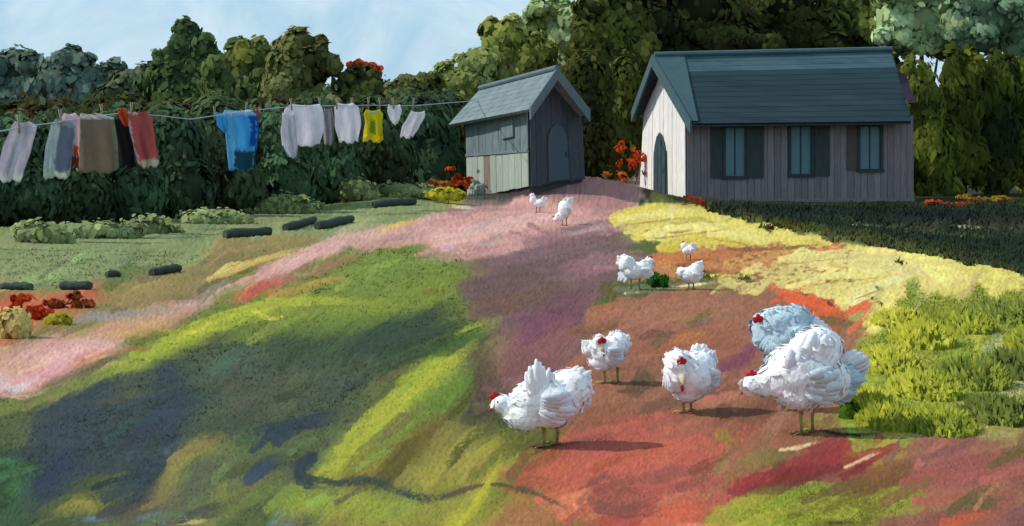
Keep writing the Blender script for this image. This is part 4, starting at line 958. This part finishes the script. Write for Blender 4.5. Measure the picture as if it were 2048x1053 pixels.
def hen(label, feet, base_py, blobs, head, comb, beak, tail, wings, legs, tint=(242, 242, 247), under=(212, 218, 230), seed=0, detail=1., nfe=260, faceon=False, comb_s=1.):
    """everything given in photo pixels at the hen's own distance (dx, py, rx, ry, depth offset px, depth radius px, tilt)"""
    g = G(feet, base_py); d = g.y; s = d/F; rnd = random.Random(seed); r = np.random.default_rng(seed)
    def Q(px, py, dy=0): return Vector(((px-1024)*s, d+dy*s, g.z+(base_py-py)*s))
    t = empty('hen', g); tag(t, label, 'hen')
    bl = []
    for b in blobs:
        cx, cy, rx, ry = b[:4]; dy = b[4] if len(b) > 4 else 0; rd = b[5] if len(b) > 5 else min(rx, ry)*.9; rot = b[6] if len(b) > 6 else 0
        bl.append(ico(Q(cx, cy, dy), (rx*s, rd*s, ry*s), rot))
    big = max(b[2] for b in blobs)
    me = remeshed('body', bl, max(big*s*.05, .004))
    n = len(me.vertices); co_ = np.empty(n*3, np.float32); me.vertices.foreach_get('co', co_); co_ = co_.reshape(-1, 3)
    nn = np.empty(n*3, np.float32); me.vertices.foreach_get('normal', nn); nn = nn.reshape(-1, 3)
    disp = vnoise(co_, 30, seed)*.5+vnoise(co_, 80, seed+1)*.2
    co2 = co_+nn*(disp*big*s*.05)[:, None]; me.vertices.foreach_set('co', co2.ravel())
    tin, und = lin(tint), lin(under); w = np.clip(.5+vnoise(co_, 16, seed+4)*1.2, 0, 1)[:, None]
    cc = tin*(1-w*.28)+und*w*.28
    a = me.color_attributes.new('Col', 'FLOAT_COLOR', 'POINT'); c4 = np.ones((n, 4), np.float32); c4[:, :3] = cc; a.data.foreach_set('color', c4.ravel()); me.update()
    link('body', me, t, M_WHITE)
    # loose feathers over the body
    hx, hy = head[0], head[1]; bc = np.array(Q(blobs[0][0], blobs[0][1])); hd = np.array(Q(hx, hy)); back = bc-hd; back /= np.linalg.norm(back)
    nfe = int(nfe*.6); k = r.integers(0, n, nfe); V, Fc, Cc = dabs(co2[k]+nn[k]*(.004*1), nn[k]+r.normal(0, .2, (nfe, 3))+back*.35, big*s*.40, 1.7, back, np.clip(cc[k]*(1+r.normal(0, .05, (nfe, 1))), 0, .86), r, bend=.06)
    mf = mesh('feathers', V, Fc, Cc, smooth=True); fn = np.repeat(nn[k]+r.normal(0, .08, (nfe, 3)), 7, 0); fn /= np.linalg.norm(fn, axis=1, keepdims=True)
    mf.normals_split_custom_set_from_vertices(fn.astype(np.float32)); o = link('feathers', mf, t, M_WHITE); o['kind'] = 'stuff'
    # feather fans: wings and tail
    def fan(name, specs, dy0=0):
        for (ax_, ay_, bx_, by_, wd, dy, col) in specs:
            A, B = Q(ax_, ay_, dy+dy0), Q(bx_, by_, dy+dy0); parts = []; L = (B-A); nfe_ = 7
            cols = []
            VV, FF = [], []
            for q in range(nfe_):
                f = (q/(nfe_-1)-.5); perp = Vector((-L.z, 0, L.x)).normalized()
                st = A+perp*f*wd*s*.5; en = B+perp*f*wd*s*1.05-L*abs(f)*.5+L*rnd.uniform(-.06, .06); w_ = wd*s*.34
                dl = (en-st); pr = Vector((-dl.z, 0, dl.x)).normalized(); o_ = len(VV); yo = q*.5*s
                for kk, (ff, ww) in enumerate([(0, .5), (.25, .9), (.55, 1.1), (.85, .85), (1, .3)]):
                    c_ = st+dl*ff+Vector((0, -math.sin(ff*3.1)*wd*s*.12-yo, 0))
                    VV += [c_-pr*w_*ww*.5, c_+Vector((0, -w_*.02, 0)), c_+pr*w_*ww*.5]
                for kk in range(4):
                    a0 = o_+kk*3; FF += [(a0, a0+1, a0+4, a0+3), (a0+1, a0+2, a0+5, a0+4)]
                cols += [lin(col)*(1-.12*rnd.random())]*15
            me_ = mesh(name, VV, FF, np.array(cols), smooth=True)
            me_ = thick(me_, max(.002, s*.7))
            link(name, me_, t, M_WHITE)
    fan('tail', tail); fan('wing', wings)
    # comb: three red lobes
    cx, cy, cr = comb[:3]; cdy = comb[3] if len(comb) > 3 else 0
    parts = [ico(Q(cx+q*cr*.65, cy-abs(q-.3)*-.3*cr-(cr*.35 if q == 0 else 0), cdy), (cr*s*.5, cr*s*.30, cr*s*.75), q*-.35, 2) for q in (-1, 0, 1)]
    parts.append(ico(Q(cx, cy+cr*.45, cdy), (cr*s*1.05, cr*s*.28, cr*s*.4), 0, 2))
    me_ = remeshed('comb', parts, max(cr*s*.14, .0012)); link('comb', me_, t, M_RED)
    # beak
    (ax_, ay_, bx_, by_, bw, bdy) = beak
    A, B = Q(ax_, ay_, bdy), Q(bx_, by_, bdy-(bw*1.2 if faceon else 0)); V, Fc = tube([A, A.lerp(B, .6), B], [bw*s*.5, bw*s*.36, bw*s*.06], 8)
    link('beak', mesh('beak', V, Fc, smooth=True), t, M_BEAK)
    V, Fc = ico(Q((ax_*.3+bx_*.7), (ay_+by_)/2+bw*1.1, bdy), (bw*.24*s, bw*.2*s, bw*.42*s), 0, 2); link('wattle', mesh('wattle', V, Fc, smooth=True), t, M_RED)
    # eyes
    hr = head[2]
    for sy in ((-1, 1)):
        if faceon: e = Q(hx+sy*hr*.55, hy-hr*.1, -hr*.80)
        else: e = Q(hx+(ax_-hx)*.35, hy-hr*.18, sy*hr*.86)
        V, Fc = ico(e, (hr*.13*s, hr*.10*s, hr*.13*s), 0, 2); link('eye', mesh('eye', V, Fc, smooth=True), t, M_EYE)
    # legs
    for (lx, ly, dy) in legs:
        top = Q(lx, ly, dy*.6); ank = Q(lx+rnd.uniform(-2, 2), (ly+base_py)/2, dy); fx = Q(lx, base_py, dy); fx.z = float(gz(fx.x, fx.y))+.008
        lw = detail*s; parts = [tube([top, ank, fx], [lw*1.5, lw*.95, lw*.9], 8)]
        for an in (-.7, 0, .7, math.pi):
            sg = -1 if hx < blobs[0][0] else 1
            L = lw*(8 if an != math.pi else 4); dv = Vector((sg*math.cos(an)*L, -math.sin(an)*L-.25*L*0, -.004))
            tip = fx+dv; tip.z = float(gz(tip.x, tip.y))+.006; parts.append(tube([fx, (fx+tip)/2+Vector((0, 0, lw*.6)), tip], [lw*.8, lw*.6, lw*.3], 6))
        V, Fc = merge(parts); link('leg', mesh('leg', V, Fc, smooth=True), t, M_LEG)
    return t
WT, BL = (244, 244, 248), (196, 216, 224)
# G: walking hen, head low on the left
hen('large white hen walking left, head lowered and wing raised, leftmost in the foreground', 1102, 893,
    [(1110, 795, 62, 44, 0, 42, -.15), (1140, 780, 42, 42, 0, 34), (1068, 800, 42, 42, 0, 36), (1052, 830, 40, 30, -4, 30), (1025, 818, 26, 26, 0, 20), (1004, 808, 20, 17, -2, 14), (1100, 830, 42, 26, 0, 32)],
    (998, 804, 15), (989, 791, 9), (990, 806, 978, 812, 10, -2),
    [(1130, 780, 1182, 742, 44, 0, WT), (1140, 790, 1188, 775, 44, -4, (226, 228, 238)), (1140, 800, 1182, 806, 36, -10, (206, 212, 228))],
    [(1075, 800, 1072, 716, 40, -26, WT), (1085, 790, 1098, 732, 34, -22, (232, 230, 236)), (1080, 800, 1150, 810, 56, -40, (214, 220, 236))],
    [(1088, 850, -10), (1114, 848, 12)], seed=1, detail=3.2, nfe=420)
# F
hen('white hen with its head turned back, behind the large hen on the left', 1222, 768,
    [(1215, 705, 36, 30, 0, 28), (1235, 690, 24, 26, 0, 20), (1205, 722, 28, 20, 0, 22), (1196, 695, 16, 20, -8, 14), (1198, 680, 13, 14, -12, 11), (1180, 698, 18, 12, 0, 12, .5)],
    (1198, 680, 12), (1202, 676, 8, -26), (1200, 690, 1208, 702, 9, -26),
    [(1230, 700, 1258, 670, 30, 0, WT), (1225, 700, 1240, 658, 30, 2, (226, 228, 238))],
    [(1190, 705, 1164, 680, 20, -4, WT), (1210, 700, 1246, 716, 34, -26, (216, 222, 236))],
    [(1208, 738, -6), (1236, 736, 6)], seed=2, detail=2.6, nfe=300)
# H
hen('plump white hen facing the viewer with red comb and outlined beak, middle front', 1372, 826,
    [(1380, 752, 50, 46, 0, 44), (1358, 745, 34, 40, -16, 30), (1352, 722, 24, 26, -26, 22), (1400, 742, 34, 38, 6, 30), (1376, 778, 34, 26, -4, 28)],
    (1356, 730, 22), (1357, 712, 9, -48), (1358, 742, 1358, 756, 16, -50),
    [(1395, 735, 1410, 688, 36, 14, WT), (1400, 740, 1432, 704, 34, 10, (226, 228, 238))],
    [(1350, 740, 1330, 700, 24, -20, WT), (1395, 745, 1436, 770, 46, -20, (216, 222, 236)), (1338, 735, 1340, 780, 30, -30, (232, 232, 240))],
    [(1366, 795, -10), (1384, 796, 8)], seed=3, detail=2.8, nfe=420, faceon=True)
# I: behind
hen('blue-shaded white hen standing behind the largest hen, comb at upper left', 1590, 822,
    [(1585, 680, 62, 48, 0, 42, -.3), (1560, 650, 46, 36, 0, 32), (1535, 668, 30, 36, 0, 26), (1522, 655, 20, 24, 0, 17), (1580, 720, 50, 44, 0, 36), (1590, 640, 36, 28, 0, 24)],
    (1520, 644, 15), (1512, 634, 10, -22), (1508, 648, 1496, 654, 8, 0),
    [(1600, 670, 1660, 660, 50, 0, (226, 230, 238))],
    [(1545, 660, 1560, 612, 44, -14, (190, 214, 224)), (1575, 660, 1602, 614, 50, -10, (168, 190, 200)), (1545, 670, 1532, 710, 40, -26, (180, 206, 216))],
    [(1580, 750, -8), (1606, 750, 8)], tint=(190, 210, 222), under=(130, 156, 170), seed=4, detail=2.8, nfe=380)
# J: front, largest
hen('largest white hen with spread tail and lowered head, in front on the right', 1614, 868,
    [(1605, 745, 72, 56, 0, 52, -.15), (1635, 700, 50, 44, 0, 38), (1650, 760, 54, 46, 0, 40), (1560, 760, 44, 36, -4, 34), (1530, 768, 32, 24, -6, 22), (1506, 768, 22, 18, -8, 15), (1600, 785, 50, 34, -4, 40)],
    (1502, 766, 15), (1502, 748, 11, -8), (1492, 772, 1478, 780, 9, -8),
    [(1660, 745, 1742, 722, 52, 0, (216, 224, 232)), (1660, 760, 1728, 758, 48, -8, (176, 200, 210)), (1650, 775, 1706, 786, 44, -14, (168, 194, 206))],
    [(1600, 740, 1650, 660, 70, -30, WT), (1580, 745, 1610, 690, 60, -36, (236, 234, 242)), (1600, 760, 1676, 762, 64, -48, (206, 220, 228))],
    [(1601, 815, -12), (1628, 812, 12)], seed=5, detail=3.2, nfe=560)
# middle hens
hen('spread-winged white hen at the edge of the mauve ground, left in the middle group', 1268, 582,
    [(1270, 542, 26, 18, 0, 18), (1252, 530, 16, 18, 0, 13, .3), (1290, 534, 15, 13, 0, 11), (1298, 524, 9, 9, 0, 8)],
    (1299, 524, 7), (1301, 515, 4), (1305, 525, 1312, 528, 4, 0),
    [(1258, 535, 1234, 512, 22, 0, WT), (1258, 545, 1236, 562, 20, 0, (226, 224, 236))],
    [(1268, 540, 1250, 510, 18, -12, WT), (1280, 540, 1306, 548, 18, -14, WT)], [(1262, 558, -3), (1280, 558, 3)], seed=6, detail=1.5, nfe=140)
hen('smallest white hen on the yellow ground, above the middle pair', 1376, 522,
    [(1377, 500, 13, 10, 0, 10), (1368, 493, 7, 8, 0, 6)], (1367, 491, 5), (1366, 485, 3), (1362, 492, 1357, 494, 3, 0),
    [(1382, 498, 1392, 486, 12, 0, WT)], [(1378, 498, 1388, 506, 12, -8, WT)], [(1373, 508, -2), (1381, 508, 2)], seed=7, detail=1.1, nfe=80)
hen('white hen with raised tail, right one of the middle pair', 1380, 580,
    [(1382, 550, 22, 16, 0, 16), (1364, 545, 11, 11, 0, 10), (1392, 540, 12, 14, 0, 10)], (1362, 541, 7), (1366, 533, 4), (1356, 544, 1350, 547, 4, 0),
    [(1390, 545, 1404, 522, 18, 0, WT), (1392, 552, 1408, 545, 16, 0, (226, 224, 236))], [(1380, 548, 1398, 560, 18, -12, WT)], [(1376, 563, -3), (1388, 563, 3)], seed=8, detail=1.4, nfe=120)
hen('far white hen with neck raised on the pink path, left of two', 1076, 426,
    [(1078, 407, 13, 9, 0, 9), (1066, 400, 7, 10, 0, 6), (1064, 392, 5, 5, 0, 4)], (1064, 391, 4), (1063, 386, 2.5), (1061, 392, 1057, 393, 2.5, 0),
    [(1082, 405, 1094, 396, 11, 0, WT)], [(1078, 405, 1088, 410, 10, -7, WT)], [(1073, 415, -2), (1081, 415, 2)], seed=9, detail=1.0, nfe=70)
hen('far white hen pecking at the ground on the pink path, right of two', 1128, 452,
    [(1130, 418, 14, 17, 0, 12, .2), (1120, 434, 11, 9, 0, 8), (1112, 439, 6, 5, 0, 5)], (1110, 439, 4), (1108, 433, 2.5), (1107, 440, 1103, 443, 2.5, 0),
    [(1133, 412, 1146, 394, 10, 0, WT), (1130, 412, 1134, 394, 10, 0, WT)], [(1128, 415, 1142, 428, 12, -8, (214, 212, 222))], [(1125, 435, -2), (1134, 435, 2)], seed=10, detail=1.0, nfe=80)
